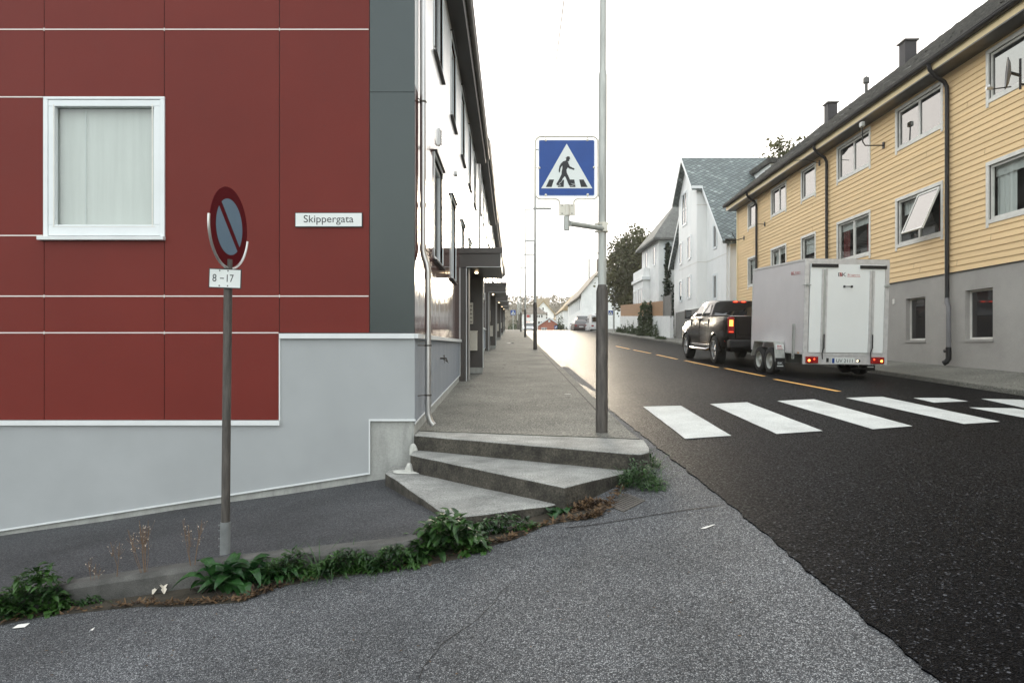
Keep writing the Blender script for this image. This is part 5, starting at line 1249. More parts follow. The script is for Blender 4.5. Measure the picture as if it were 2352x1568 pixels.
mb = MB(Mh); mb.lathe([(.17, 0), (0, .01)], (12.1, 5.95, .5), (0, 0, 1), 14); mb.build('fan', M_dark, hp)
for y in (99.5, 102, 105, 108.5, 112, 116): window(ch, Mhs, -y - 1, -y, 6.7, 8.3, M_frame, M_glass, 0, trim=.12, proud=.05, rec=-.015); window(ch, Mhs, -y - 1, -y, 3.4, 5.0, M_frame, M_glassd, 0, trim=.12, proud=.05, rec=-.015)
MB().box(HX - .35, HX - .01, HY0 - .0, HY1, -1, 2.6).build('stone_base', M_grey, ch)
# row of houses along the descending street
for i, (ya, yb3, x, h) in enumerate([(128, 150, 9.8, 8.6), (152, 176, 9.6, 7.2), (178, 205, 9.3, 5.6)]):
    o = thing('street_house', ['first pale house behind the white corner house', 'second pale house behind the corner house, down the street', 'farthest pale house on the right side of the street'][i], 'house', (x + 3, ya, 0), group='pale houses down the street')
    z = -2
    MB().box(x, x + 7, ya, yb3, -4, h).build('wall', M_white2, o)
    mb = MB(); mb.prism([(x - .4, ya - .3, h - .4), (x + 3.5, ya - .3, h + 3.9), (x + 7.4, ya - .3, h - .4)], (0, yb3 - ya + .6, 0)); mb.build('roof', mat('warm_tiles', (.30, .22, .12), .8, var=.2, scale=1), o)
    for y in range(int(ya) + 3, int(yb3) - 2, 5):
        for zz in (h - 2.2, h - 5): MB().box(x - .05, x - .01, y, y + 1.2, zz, zz + 1.4).build('window', M_glassd, o)
# hipped white house, gable house behind it, red hut, apartment slab
def house(nm, lab, x0, x1, y0, y1, z0, ze, zr, wm, rm, kind='gable', cat='house', wins_=(), group=None):
    o = thing(nm, lab, cat, ((x0 + x1) / 2, y0, z0), group=group)
    MB().box(x0, x1, y0, y1, z0, ze).build('wall', wm, o)
    xm = (x0 + x1) / 2; mb = MB(); d = (x1 - x0) * .05
    if kind == 'gable':
        MB().prism([(x0, y0 - .001, ze), (x1, y0 - .001, ze), (xm, y0 - .001, zr)], (0, .2, 0)).build('gable', wm, o)
        t = .3
        mb.prism([(x0 - d, y0 - .4, ze - d * (zr - ze) / (xm - x0)), (xm, y0 - .4, zr + .05), (xm, y0 - .4, zr + .05 + t), (x0 - d, y0 - .4, ze - d * (zr - ze) / (xm - x0) + t)], (0, y1 - y0 + .8, 0))
        mb.prism([(x1 + d, y0 - .4, ze - d * (zr - ze) / (xm - x0)), (xm, y0 - .4, zr + .05), (xm, y0 - .4, zr + .05 + t), (x1 + d, y0 - .4, ze - d * (zr - ze) / (xm - x0) + t)], (0, y1 - y0 + .8, 0))
    elif kind == 'hip':
        q = (x1 - x0) * .28
        mb.add([(x0 - d, y0 - d, ze), (x1 + d, y0 - d, ze), (x1 + d, y1, ze), (x0 - d, y1, ze), (x0 + q, y0 + q, zr), (x1 - q, y0 + q, zr)], [(0, 1, 5, 4), (1, 2, 5), (2, 3, 4, 5), (3, 0, 4), (0, 3, 2, 1)])
    if kind != 'flat': mb.build('roof', rm, o)
    for (a, b, c, d_, m_) in wins_:
        w_ = MB().box(a, b, y0 - .08, y0 - .01, c, d_).build('window', m_, o)
    return o
def U(px, Y): return (px - 1174) / F * Y
def Zp(py, Y): return 1.5 + (795 - py) / F * Y
Y = 170
ww = [(U(a, Y), U(b, Y), Zp(d, Y), Zp(c, Y), m_) for a, b, c, d, m_ in [(1210, 1216, 723, 729, M_logo_r), (1216.5, 1218.5, 723, 729, M_glassd), (1233, 1235, 724, 729, M_glassd), (1237, 1240, 724, 729, M_glassd), (1243, 1246, 723, 729, M_glassd), (1209, 1216, 738, 744, M_logo_r), (1216, 1219, 738, 744, M_glassd), (1236, 1240, 738, 744, M_glassd), (1242, 1244, 738, 744, M_glassd)]]
house('hipped_house', 'white house with grey hipped roof down in the valley, behind the lamp posts', U(1200, Y), U(1254, Y), Y, Y + 9, -5, Zp(720.5, Y), Zp(705, Y), M_white2, M_tilefar, 'hip', wins_=ww)
Y = 190
house('valley_house', 'white steep gabled house behind the hipped house', U(1224, Y), U(1272, Y), Y, Y + 14, -5, Zp(720, Y), Zp(693, Y), M_white, mat('ochre_tiles', (.34, .25, .12), .8, var=.2, scale=1), 'gable', wins_=[(U(1246, Y), U(1249, Y), Zp(712, Y), Zp(706, Y), M_glassd), (U(1253, Y), U(1257, Y), Zp(725, Y), Zp(717, Y), M_glassd), (U(1254, Y), U(1257, Y), Zp(733, Y), Zp(727, Y), M_glassd)])
Y = 135
house('red_hut', 'small red gabled hut with white trim just beyond the crest', U(1238, Y), U(1285, Y), Y, Y + 6, -4, Zp(747, Y), Zp(732, Y), M_brick, M_trim, 'gable', 'hut', wins_=[(U(1243, Y), U(1256, Y), Zp(760, Y), Zp(752, Y), M_trim), (U(1245, Y), U(1249, Y), Zp(759, Y), Zp(754, Y), M_glassd), (U(1252, Y), U(1255, Y), Zp(759, Y), Zp(753, Y), M_glassd), (U(1259, Y), U(1264, Y), Zp(740, Y), Zp(734, Y), M_trim)])
Y = 330
house('apartment_slab', 'distant flat roofed ochre apartment block on the skyline', U(1231, Y), U(1262, Y), Y, Y + 15, -5, Zp(685.5, Y), 0, mat('ochre_wall', (.34, .26, .16), .8, var=.1, scale=.4), M_tilefar, 'flat', 'building')
# wooded hill behind the valley
mb = MB()
def hillz(x, y): 
    r_ = ((x - 20) / 150) ** 2 + ((y - 430) / 110) ** 2
    return -4 + 34 * math.exp(-r_ * 1.4) * (1 + .15 * noise.noise(Vector((x * .02, y * .02, 0)))) + (4 if x < -10 else 0) * math.exp(-r_)
xs2 = span(-260, 330, 9); ys2 = span(260, 700, 11)
struct(MB().grid(xs2, ys2, lambda x, y: hillz(x, y) if 265 < y < 690 else -6), 'hill', M_hill)
rnd = random.Random(9); mb = MB()
for i in range(15000):
    x = rnd.uniform(-120, 190); y = rnd.uniform(290, 440)
    z = hillz(x, y); k = 2.5 + 2.5 * noise.noise(Vector((x * .12, y * .12, 3)))
    leafcard(mb, Vector((x, y, z + rnd.uniform(0, 1) * (2.2 + k))), 1.5, rnd)
tag(mb.build('hill_wood', M_hill), 'autumn brown wood covering the distant hill', 'wood', kind='stuff')
shrub('crest_bush', 'round green bush beside the red hut at the crest', 'bush', (U(1287, 112), 112, -.5), 1.25, 1.5, Zp(729, 112) + .5, .30, 2600, 41, M_bushm)
shrub('crest_bush', 'olive bush left of the white house at the end of the pavement', 'bush', (U(1176, 120), 120, -.5), .9, 1.5, Zp(737, 120) + .5, .30, 900, 42, M_bushm)
shrub('valley_hedge', 'dark hedge behind the far lamp posts left of the hipped house', 'hedge', (U(1186, 150), 150, -2), 1.8, 1.5, Zp(722, 150) + 2, .35, 1500, 43, M_bushm)
# small crossing signs far off
def small_sign(label, px, py, Y, half, group='small far crossing signs', polex=None):
    c = W(px, py, Y); o = thing('crossing_sign', label, 'road sign', (c.x, Y, road_h(9, Y)), group=group)
    MB().box(c.x - half, c.x + half, Y - .02, Y, c.z - half, c.z + half).build('blue_face', M_signblue, o)
    MB().prism([(c.x, Y - .025, c.z + half * .7), (c.x - half * .8, Y - .025, c.z - half * .7), (c.x + half * .8, Y - .025, c.z - half * .7)], (0, -.01, 0)).build('white_triangle', M_signwhite, o)
    MB().box(c.x - half * .18, c.x + half * .18, Y - .045, Y - .036, c.z - half * .6, c.z + half * .2).build('walking_man', M_ink, o)
    x = W(polex, 0, Y).x if polex else c.x
    MB().tube([(x, Y + .04, -1), (x, Y + .04, c.z + half + .1)], .05, 8).build('pole', M_galv, o)
    return o
small_sign('small crossing sign on the right pavement, in front of the corner house', 1402.5, 718, 66, .215, polex=1409)
small_sign('small crossing sign on the left beyond the entrance canopies', 1178.5, 717.6, 100, .36)
c = W(1276.5, 751.5, 108); o = thing('direction_sign', 'low blue arrow sign in front of the green crest bush', 'road sign', (c.x, 108, 2))
MB().box(c.x - .25, c.x + .25, 107.9, 107.94, c.z - .26, c.z + .26).build('sign_plate', M_signblue, o); MB().prism([(c.x - .18, 107.88, c.z - .12), (c.x + .1, 107.88, c.z + .2), (c.x + .18, 107.88, c.z + .08), (c.x - .06, 107.88, c.z - .2)], (0, -.02, 0)).build('arrow', M_signwhite, o)
MB().tube([(c.x, 107.96, 0), (c.x, 107.96, c.z)], .04, 6).build('pole', M_galv, o)
# thin lamp with two heads at the corner house
o = thing('street_lamp', 'slim dark lamp with an angled double head beside the far crossing sign', 'street lamp', (U(1410, 70), 70, road_h(9, 70)))
MB().tube([(U(1410.5, 70), 70, 2), (U(1410.5, 70), 70, Zp(680, 70))], .045, 8).build('pole', M_roofd, o)
mb = MB(); mb.box(U(1403, 70), U(1409, 70), 69.9, 70.1, Zp(681, 70), Zp(677.5, 70)); mb.build('lamp_head', M_black, o)

# ------------------------------------------------------------------ parked cars near the crest
def car(name, label, X, Y, yaw, paint, L=4.3, Wd=1.75, H=1.42, van=False, lit=None, rear=True, cat='car', z=None):
    zz = road_h(X, Y) if z is None else z
    o = thing(name, label, cat, (X, Y, zz), (0, 0, yaw))
    hw = Wd / 2; sec = []
    if van: prof = [(0, .45, .9), (0.05, .95, 1.0), (.1, H - .05, .86), (L * .72, H, .86), (L * .85, 1.25, .9), (L, .95, .9), (L, .4, .85)]
    mb = MB(); low = [(0, .30), (0, .85), (.05, .93), (L * .3, .96), (L * .72, .90), (L - .12, .72), (L, .55), (L, .28)]
    for s in (0,): pass
    n = len(low); P = []
    for x, ins in ((-hw, .0), (-hw + .12, 0), (hw - .12, 0), (hw, 0)):
        P += [(x * (1 if abs(x) < hw else 1), y + (.12 if abs(x) == hw and y < .2 else (-.15 if abs(x) == hw and y > L - .3 else 0)), z_ - (.03 if abs(x) == hw and z_ > .5 else 0)) for y, z_ in low]
    mb.add(P, [(j * n + i, j * n + (i + 1) % n, (j + 1) * n + (i + 1) % n, (j + 1) * n + i) for j in range(3) for i in range(n)] + [tuple(range(n)), tuple(range(3 * n, 4 * n))])
    mb.build('body', paint, o, local=True, bevel=.03, smooth=True)
    if van: roofp = [(.05, .9), (.12, H - .06), (.25, H), (L * .68, H), (L * .84, 1.0)]
    else: roofp = [(.18, .92), (.75, H - .06), (1.0, H), (L * .5, H), (L * .56, H - .04), (L * .74, .90)]
    mb = MB(); n = len(roofp); P = []
    for s, k in ((-1, 0), (1, 0)): P += [(s * (hw - .06 - (.16 if z_ > 1 and not van else .05 if z_ > 1 else 0)), y, z_) for y, z_ in roofp]
    mb.add(P, [tuple(range(n)), tuple(range(n, 2 * n))] + [(i, i + 1, n + i + 1, n + i) for i in range(n - 1)] + [(n - 1, 0, n, 2 * n - 1)])
    mb.build('cabin', paint if van else paint, o, local=True, bevel=.04, smooth=True)
    if van:
        mb = MB(); mb.box(-hw + .18, hw - .18, .055, .075, 1.15, H - .3); mb.build('rear_window', M_carglass, o, local=True)
        for s in (-1, 1): MB().box(s * (hw - .055), s * (hw - .10), L * .5, L * .68, 1.1, H - .35).build('side_window', M_carglass, o, local=True)
    else:
        a, b = Vector((0, .18, .92)), Vector((0, .75, H - .06)); d = (b - a)
        q = [Vector((x, *(a + d * t).yz)) for x, t in ((-hw + .14, .1), (hw - .14, .1), (hw - .26, .92), (-hw + .26, .92))]
        MB().prism([p + Vector((0, -.012, .01)) for p in q], (0, -.01, .008)).build('rear_window', M_carglass, o, local=True)
        a, b = Vector((0, L * .74, .90)), Vector((0, L * .56, H - .04)); d = (b - a)
        q = [Vector((x, *(a + d * t).yz)) for x, t in ((-hw + .14, .08), (hw - .14, .08), (hw - .26, .92), (-hw + .26, .92))]
        MB().prism([p + Vector((0, .012, .01)) for p in q], (0, .01, .008)).build('windscreen', M_carglass, o, local=True)
        for s in (-1, 1): MB().prism([(s * (hw - .085), .75, .96), (s * (hw - .2), 1.0, H - .1), (s * (hw - .2), L * .52, H - .1), (s * (hw - .085), L * .66, .96)], (s * .012, 0, 0)).build('side_window', M_carglass, o, local=True)
    for y in (.75, L - .8):
        for s in (-1, 1): wheel(o, s * (hw - .09), y, .31, .19, s, spokes=0)
    for s in (-1, 1):
        MB().box(s * (hw - .08), s * (hw - .34), -.015, .05, .62, .78).build('tail_lamp', M_redlens, o, local=True, bevel=.01)
        MB().box(s * (hw - .10), s * (hw - .40), L - .05, L + .012, .56, .68).build('headlight', lit or M_chrome, o, local=True, bevel=.01)
        MB().box(s * (hw + .0), s * (hw + .17), L * .62, L * .65, .92, 1.05).build('mirror', paint, o, local=True, bevel=.02)
    MB().box(-.26, .26, -.02, -.003, .50, .61).build('number_plate', M_signwhite, o, local=True)
    MB().box(-hw + .1, hw - .1, .1, L - .1, .2, .35).build('underbody', M_black, o, local=True)
    return o
M_silver = mat('silver_paint', (.42, .43, .44), .3, .4, var=.04, coat=.6); M_wh = mat('white_car_paint', (.72, .72, .72), .3, var=.03, coat=.6)
M_plum = mat('plum_car_paint', (.10, .07, .075), .3, .2, var=.04, coat=.6)
car('parked_car', 'silver and plum parked car left of the white van near the crest', U(1335, 84), 84, 0.02, M_plum, z=Zp(760.5, 84))
car('parked_car', 'dark car just showing its roof behind the parked plum car', U(1340, 91), 91, 0.0, M_black, H=1.5, z=Zp(762, 91) + .65)
car('parked_van', 'white parked van half hidden behind the nearest lamp post', U(1376, 78), 78, 0.02, M_wh, L=4.9, Wd=1.9, H=2.0, van=True, cat='van', z=Zp(762, 78))
car('oncoming_car', 'pale car with bright headlights coming over the crest', U(1216.5, 92), 92 + 4.3, math.pi, M_silver, lit=emis('headlight_glow', (1, .97, .9), 2.5), z=Zp(763, 92))
# ------------------------------------------------------------------ weeds, leaves and litter in the gutter
def leaf(mb, p, az, L, wd, rise, droop, n=5, fold=.25, wav=0.0, rnd=random):
    d = Vector((math.cos(az), math.sin(az), 0)); sd = Vector((-d.y, d.x, 0)); vs = []
    for i in range(n + 1):
        t = i / n; q = p + d * L * t * math.cos(rise * .6) + Vector((0, 0, L * (math.sin(rise) * t - droop * t * t)))
        w_ = wd * (math.sin(math.pi * min(1, t * .93 + .07)) ** .75) * (1.05 - .35 * t) * .5 * (1 + wav * (1 if i % 2 else -1))
        if i == n: w_ = wd * .02
        up = Vector((0, 0, fold * w_))
        vs += [q - sd * w_ + up, q, q + sd * w_ + up]
    mb.add(vs, [(3 * i + k, 3 * i + k + 1, 3 * i + 4 + k, 3 * i + 3 + k) for i in range(n) for k in (0, 1)])
def rosette(name, label, cat, c, n, L, wd, m, seed, rise=(.3, 1.2), group=None, spread=.05, wav=.08):
    rnd = random.Random(seed); c = Vector(c); t = thing(name, label, cat, tuple(c), group=group); mb = MB()
    for i in range(n):
        az = rnd.uniform(0, 6.28); l = L * rnd.uniform(.55, 1.15); p = c + Vector((rnd.uniform(-1, 1) * spread, rnd.uniform(-1, 1) * spread * .5, 0))
        rs = rnd.uniform(*rise); st_ = p + Vector((math.cos(az), math.sin(az), 0)) * l * .25 * math.cos(rs) + Vector((0, 0, l * .35 * math.sin(rs)))
        mb.tube([p, st_], .003, 4)
        leaf(mb, st_, az, l, wd * rnd.uniform(.75, 1.2), rs, rnd.uniform(.35, 1.0), 6, .35, wav)
    mb.build('leaves', m, t); return t
def weedclump(name, label, cat, c, rx, ry, h, n, L, wd, seed, m, group=None, blades=0):
    rnd = random.Random(seed); c = Vector(c); t = thing(name, label, cat, tuple(c), group=group); mb = MB()
    for i in range(n):
        x, y = rnd.uniform(-1, 1), rnd.uniform(-1, 1); z = h * rnd.uniform(0, 1) * max(0, 1 - x * x * .8)
        leaf(mb, c + Vector((x * rx, y * ry, z)), rnd.uniform(0, 6.28), L * rnd.uniform(.5, 1.3), wd * rnd.uniform(.6, 1.3), rnd.uniform(-.2, 1.1), rnd.uniform(.2, .9), 4, .3, .1)
    mb.build('leaves', m, t)
    if blades:
        mb = MB()
        for i in range(blades):
            p = c + Vector((rnd.uniform(-1, 1) * rx, rnd.uniform(-1, 1) * ry, 0)); leaf(mb, p, rnd.uniform(0, 6.28), rnd.uniform(.6, 1.3) * max(h, .1) * 1.6, .007, rnd.uniform(.7, 1.5), rnd.uniform(.3, 1.1), 5, .2)
        mb.build('grass_blades', M_leaf, t)
    return t
def G(px, py):
    q = hit(px, py, road_h)
    lim_ = kerb_y(min(q.x, -.75)) - .05 if q.x < -.5 else (5.17 + (q.x + .46) * .434 - .04 if q.x < .35 else 99)
    if q.y > lim_: q.y = lim_; q.z = road_h(q.x, q.y)
    return q
p = G(528, 1350)
rosette('dock_plant', 'big leafy dock plant at the foot of the no parking sign pole', 'plant', p, 52, .27, .10, M_leaf2, 3, (.35, 1.35), spread=.14)
rosette('dock_plant', 'smaller dock rosette just right of the big dock plant', 'plant', G(625, 1335), 34, .19, .06, M_leaf2, 4, (.4, 1.4), spread=.11)
weedclump('weed_clump', 'dark bushy weed near the left edge of the gutter', 'weeds', G(95, 1402), .22, .10, .33, 520, .07, .042, 5, M_leaf, 'weeds in the gutter')
weedclump('weed_clump', 'dark weed cut by the left edge of the picture', 'weeds', G(5, 1420), .14, .08, .22, 220, .06, .035, 6, M_leaf, 'weeds in the gutter')
weedclump('weed_clump', 'low tuft of weeds between the dark bushy weed and the paper scraps', 'weeds', G(205, 1392) + Vector((0, .04, 0)), .10, .03, .06, 60, .05, .02, 7, M_leaf, 'weeds in the gutter', 14)
weedclump('weed_clump', 'feathery weeds and grass right of the dock plants', 'weeds', G(680, 1322), .21, .05, .20, 420, .06, .022, 8, M_leaf, 'weeds in the gutter', 120)
weedclump('weed_clump', 'low dense green weeds along the kerb halfway to the steps', 'weeds', G(810, 1305), .25, .05, .17, 800, .05, .022, 9, M_leaf, 'weeds in the gutter', 90)
weedclump('weed_clump', 'low dense weeds just left of the lowest step corner', 'weeds', G(912, 1293), .17, .05, .17, 420, .05, .025, 10, M_leaf, 'weeds in the gutter', 15)
weedclump('weed_clump', 'broad leaved weeds under the pointed corner of the lowest step', 'weeds', Vector((-.45, 4.90, road_h(-.45, 4.90))), .27, .13, .27, 560, .085, .058, 11, M_leaf, 'weeds in the gutter', 10)
weedclump('weed_clump', 'weeds along the front edge of the lowest step', 'weeds', G(1165, 1222), .25, .05, .13, 240, .06, .035, 12, M_leaf, 'weeds in the gutter', 8)
rosette('coltsfoot', 'round leaved plant at the right end of the lowest step', 'plant', G(1283, 1183), 9, .085, .11, M_leaf2, 13, (.5, 1.2), spread=.08, wav=.02)
weedclump('weed_clump', 'grassy weeds beside the right end of the upper steps', 'weeds', G(1470, 1112), .17, .15, .20, 420, .055, .017, 14, M_leaf, 'weeds in the gutter', 130)
weedclump('weed_clump', 'small bright tuft behind the drain grate', 'weeds', G(1497, 1125), .10, .06, .08, 90, .05, .018, 15, M_leaf, 'weeds in the gutter', 50)
weedclump('weed_clump', 'upper tuft of weeds against the rounded end of the top step', 'weeds', G(1487, 1072), .10, .12, .17, 230, .05, .017, 16, M_leaf, 'weeds in the gutter', 50)
# dry flower stalks
for i, (px, py, h, lab) in enumerate([(338, 1358, .50, 'tall dried flower stalks left of the dock plant'), (437, 1350, .46, 'thin dried stalks rising behind the dock plant'), (270, 1368, .36, 'single thin dry stalk left of the tall stalks'), (225, 1372, .24, 'shortest dry stalk near the dark bushy weed')]):
    c = G(px, py) + Vector((0, .1, .05)); t = thing('dry_weed', lab, 'dry weed', tuple(c), group='dried flower stalks at the kerb'); rnd = random.Random(60 + i); mb = MB(); fl = MB()
    for k in range([9, 5, 2, 3][i]):
        top = c + Vector((rnd.gauss(0, .06), rnd.gauss(0, .03), h * rnd.uniform(.7, 1))); mb.tube([c, c.lerp(top, .5) + Vector((rnd.gauss(0, .01), 0, 0)), top], .0016, 4)
        for q in range(7):
            e = c.lerp(top, rnd.uniform(.6, 1)) + Vector((rnd.gauss(0, .025), rnd.gauss(0, .02), rnd.uniform(0, .03))); mb.tube([c.lerp(top, .7), e], .0009, 3); leafcard(fl, e, .012, rnd)
    mb.build('stalk', M_stalk, t); fl.build('seed_heads', mat('seed_heads', (.5, .42, .34), .8), t)
# dry leaves swept into the gutter
rnd = random.Random(31); mb = MB()
path = [(0, 1432), (100, 1412), (250, 1396), (330, 1388), (420, 1388), (560, 1378), (640, 1345), (760, 1322), (960, 1296), (1050, 1280), (1120, 1252), (1180, 1236), (1250, 1205), (1300, 1195), (1350, 1190), (1380, 1180), (1440, 1110)]
dens = [16, 18, 30, 60, 90, 100, 20, 8, 8, 30, 60, 40, 25, 70, 120, 110]
for (a, b), n_ in zip(zip(path, path[1:]), dens):
    for i in range(n_):
        t = rnd.random(); q = G(lerp(a[0], b[0], t), lerp(a[1], b[1], t)); q.y += -.02 + abs(rnd.gauss(0, .02)); q.x += rnd.gauss(0, .03)
        q.z = road_h(q.x, q.y) + .008 + abs(rnd.gauss(0, .012))
        leaf(mb, q, rnd.uniform(0, 6.28), rnd.uniform(.02, .055), rnd.uniform(.012, .032), rnd.uniform(-.1, .5), rnd.uniform(-.6, .5), 3, rnd.uniform(-.9, .9))
tag(mb.build('leaf_litter', M_dry), 'dry brown leaves swept along the gutter below the kerb', 'dry leaves', kind='stuff')
# a pile by the grate
rnd = random.Random(33); mb = MB(); c = G(1352, 1165)
for i in range(330):
    x, y = rnd.gauss(0, .085), rnd.gauss(0, .055); z = .05 * math.exp(-(x * x + y * y) / .012) * rnd.random()
    leaf(mb, Vector((c.x + x, c.y + y, road_h(c.x + x, c.y + y) + .006 + z)), rnd.uniform(0, 6.28), rnd.uniform(.025, .06), rnd.uniform(.012, .03), rnd.uniform(-.1, .7), rnd.uniform(-.6, .6), 3, rnd.uniform(-.9, .9))
tag(mb.build('leaf_pile', M_dry), 'pile of dry brown leaves heaped left of the drain grate', 'dry leaves', kind='stuff')
# moss and dirt strip under the weeds
mb = MB(); vs = []
for i, (px, py) in enumerate(path[:-1]):
    q = G(px, py); vs += [(q.x, q.y - .035, road_h(q.x, q.y - .035) + .003), (q.x, q.y + .30, road_h(q.x, q.y + .30) + .006)]
mb.add(vs, [(2 * i, 2 * i + 2, 2 * i + 3, 2 * i + 1) for i in range(len(path) - 2)]); struct(mb, 'gutter_dirt', mat('gutter_dirt', (.035, .028, .018), .95, var=.5, scale=9, bump=.6))
# drain grate
a, b, c, d = G(1392, 1160), G(1432, 1176), G(1482, 1150), G(1440, 1134)
dg_ = thing('drain_grate', 'rusty slotted drain grate beside the leaf pile at the steps', 'drain', tuple((a + c) / 2))
def gz(q, o=.008): return Vector((q.x, q.y, road_h(q.x, q.y) + o))
mb = MB(); cc = (a + c) / 2
out = [gz(q) for q in (a, b, c, d)]; inn = [gz(q.lerp(cc, .12)) for q in (a, b, c, d)]
for i in range(4): j = (i + 1) % 4; mb.prism([out[i], out[j], inn[j], inn[i]], (0, 0, -.03))
mb.build('frame', M_rust, dg_)
mb = MB()
for i in range(9):
    t = (i + .5) / 9; u0 = inn[0].lerp(inn[3], t); u1 = inn[1].lerp(inn[2], t); e = (inn[3] - inn[0]) / 9 * .28
    mb.prism([u0 - e, u1 - e, u1 + e, u0 + e], (0, 0, -.02))
mb.build('grate_bars', M_rust, dg_)
MB().prism([q + Vector((0, 0, -.012)) for q in inn], (0, 0, -.01)).build('shaft', M_dark, dg_)
# litter
def scrap(label, px, py, pts, h=road_h, up=.006, m=M_paper):
    c = hit(px, py, h); rnd = random.Random(int(px)); mb = MB()
    P = [Vector((c.x + x, c.y + y, h(c.x + x, c.y + y) + up + z)) for x, y, z in pts]
    mb.prism(P, (0, 0, .0012)); tag(mb.build('paper_scrap', m), label, 'litter', 'pale scraps of litter')
scrap('torn white paper scrap on the asphalt at the far left', 47, 1441, [(-.055, 0, 0), (-.02, -.02, .004), (.04, -.015, 0), (.05, .02, .01), (.01, .025, .004), (-.03, .02, .012)])
scrap('tiny pale scrap on the asphalt right of the torn paper', 211, 1448, [(-.012, 0, 0), (.01, -.008, 0), (.012, .012, .01)])
scrap('small white scrap standing among the weeds by the lowest step', 1150, 1218, [(-.02, 0, 0), (.015, -.005, 0), (.02, .01, .04), (-.005, .012, .055)], up=.02)
scrap('pale streak shaped scrap on the asphalt near the road edge', 1625, 1212, [(-.05, -.01, 0), (-.02, -.018, 0), (.06, .03, 0), (.055, .035, 0), (-.03, .006, 0)])
scrap('pale oval scrap on the pavement left of the lamp post', 1303, 905, [(-.06, 0, 0), (0, -.02, 0), (.06, -.01, 0), (.05, .02, 0), (-.03, .02, 0)], lambda x, y: walk_h(x, y), .004)
scrap('white scrap far up the pavement near the third canopy', 1171, 788, [(-.2, 0, 0), (0, -.3, 0), (.25, -.1, .05), (.2, .3, 0), (-.1, .3, 0)], lambda x, y: walk_h(x, y), .004)
for i, (px, py, az, lab) in enumerate([(345, 1372, 1.3, 'crumpled pale strip of husk left of the dock plant'), (372, 1370, 2.1, 'second crumpled pale strip of husk, nearer the dock plant')]):
    c = G(px, py) + Vector((0, .03, .01)); mb = MB(); leaf(mb, c, az, .15, .045, .9, .6, 8, .8, .35); tag(mb.build('husk_strip', mat('pale_husk', (.55, .5, .42), .8, var=.2)), lab, 'litter', 'pale scraps of litter')
# dark leaf bits on the pavement
rnd = random.Random(71); mb = MB()
for i in range(60):
    x = rnd.uniform(-.9, 1.2); y = rnd.uniform(7.9, 26) ; leaf(mb, Vector((x, y, walk_h(x, y) + .006)), rnd.uniform(0, 6.28), rnd.uniform(.02, .07), rnd.uniform(.01, .03), .1, .1, 3, .4)
for i in range(70):
    x = rnd.uniform(-4, 1.2); y = rnd.uniform(3.1, 4.5); leaf(mb, Vector((x, y, road_h(x, y) + .005)), rnd.uniform(0, 6.28), rnd.uniform(.008, .025), rnd.uniform(.006, .014), .1, .1, 3, .4)
tag(mb.build('leaf_bits', M_dry), 'small dark leaf bits scattered on pavement and asphalt', 'leaf bits', kind='stuff')

# ------------------------------------------------------------------ dish, floodlight and brackets on the yellow block
def pt(u, z, n): return MY @ Vector((-u, z, n))
o = thing('satellite_dish', 'grey satellite dish seen edge on, fixed by the upper right window of the yellow block', 'satellite dish', tuple(pt(14.2, 7.3, .3)))
Y_ = 13.4; ctr = W(2322, 168, Y_); ax = Vector((-.84, .52, .06)).normalized()
mb = MB(); mb.lathe([(0, .0), (.1, .008), (.2, .03), (.30, .07), (.305, .075), (.30, .062), (.2, .02), (0, -.01)], ctr, ax, 28); mb.build('dish', mat('dish_grey', (.12, .12, .125), .5, var=.1), o, smooth=True)
l_ = W(2272, 203, Y_); mb = MB(); mb.tube([ctr - Vector((0, 0, .27)), l_ + Vector((.05, 0, -.02))], .012, 6); mb.tube([ctr, ctr + Vector((.22, .05, -.03))], .03, 8); mb.tube([ctr + Vector((.22, .05, -.3)), ctr + Vector((.22, .05, .3))], .022, 8); mb.tube([ctr + Vector((.22, .05, -.2)), ctr + Vector((.75, .1, -.2))], .02, 8); mb.build('arm', M_black, o)
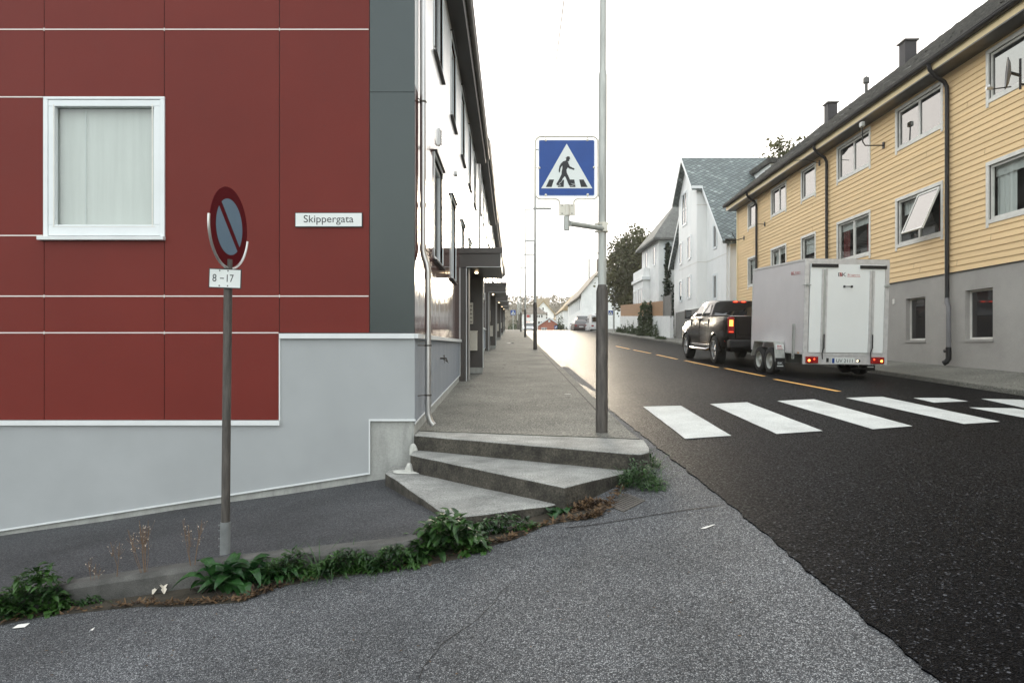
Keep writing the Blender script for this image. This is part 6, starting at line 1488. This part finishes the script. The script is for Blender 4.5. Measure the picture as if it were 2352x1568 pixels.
mb = MB(); mb.tube([l_ - Vector((.06, 0, 0)), l_ + Vector((.06, 0, .0))], .032, 10); mb.tube([l_ + Vector((0, 0, 0)), l_ + Vector((0, 0, .07))], .02, 8); mb.build('receiver', M_zinc, o)
def bracket(label, u, z, pts, head=None, r=.018):
    o = thing('wall_bracket', label, 'wall bracket', tuple(pt(u, z, 0)), group='brackets on the yellow wall')
    mb = MB(MY); mb.tube([(-u + a, z + b, c) for a, b, c in pts], r, 8); mb.box(-u - .05, -u + .05, z - .09, z + .09, .02, .045); mb.build('arm', M_black, o)
    if head:
        mb = MB(MY); a, b, c = head; mb.box(-u + a - .09, -u + a + .09, z + b - .07, z + b + .07, c - .05, c + .05); mb.build('fitting', M_galv, o, bevel=.02)
bracket('dark curved bracket with a grey fitting, left of the middle upper window', 19.6, 7.26, [(0, 0, .04), (0, .0, .55), (0, .1, .62), (0, .55, .64)], (.0, .6, .64))
bracket('small bracket left of the leftmost upper window of the yellow block', 32.2, 6.6, [(0, 0, .04), (0, -.1, .4), (0, .25, .6)])
bracket('small bracket between the two left upper windows of the yellow block', 29.4, 6.75, [(0, 0, .04), (0, .0, .35), (0, .45, .35)])
bracket('thin aerial arm under the eaves beside the middle downpipe', 23.9, 7.9, [(0, 0, .04), (0, .12, .45), (0, .1, .9)], r=.012)
for (u, z) in [(18.6, 6.66), (14.9, 6.5), (13.95, 6.65), (17.7, 8.0)]:
    pass

# ------------------------------------------------------------------ thin evening haze
hm = bpy.data.materials.new('haze_air'); hm.use_nodes = True; t = hm.node_tree; t.nodes.clear()
pv = t.nodes.new('ShaderNodeVolumePrincipled'); pv.inputs['Color'].default_value = (1, .965, .88, 1); pv.inputs['Density'].default_value = .0006; pv.inputs['Anisotropy'].default_value = .3
ou_ = t.nodes.new('ShaderNodeOutputMaterial'); t.links.new(pv.outputs[0], ou_.inputs['Volume'])
tag(MB().box(-1600, 1600, -850, 2050, -9, 48).build('haze', hm), 'thin warm evening haze hanging over the street', 'haze', kind='stuff')
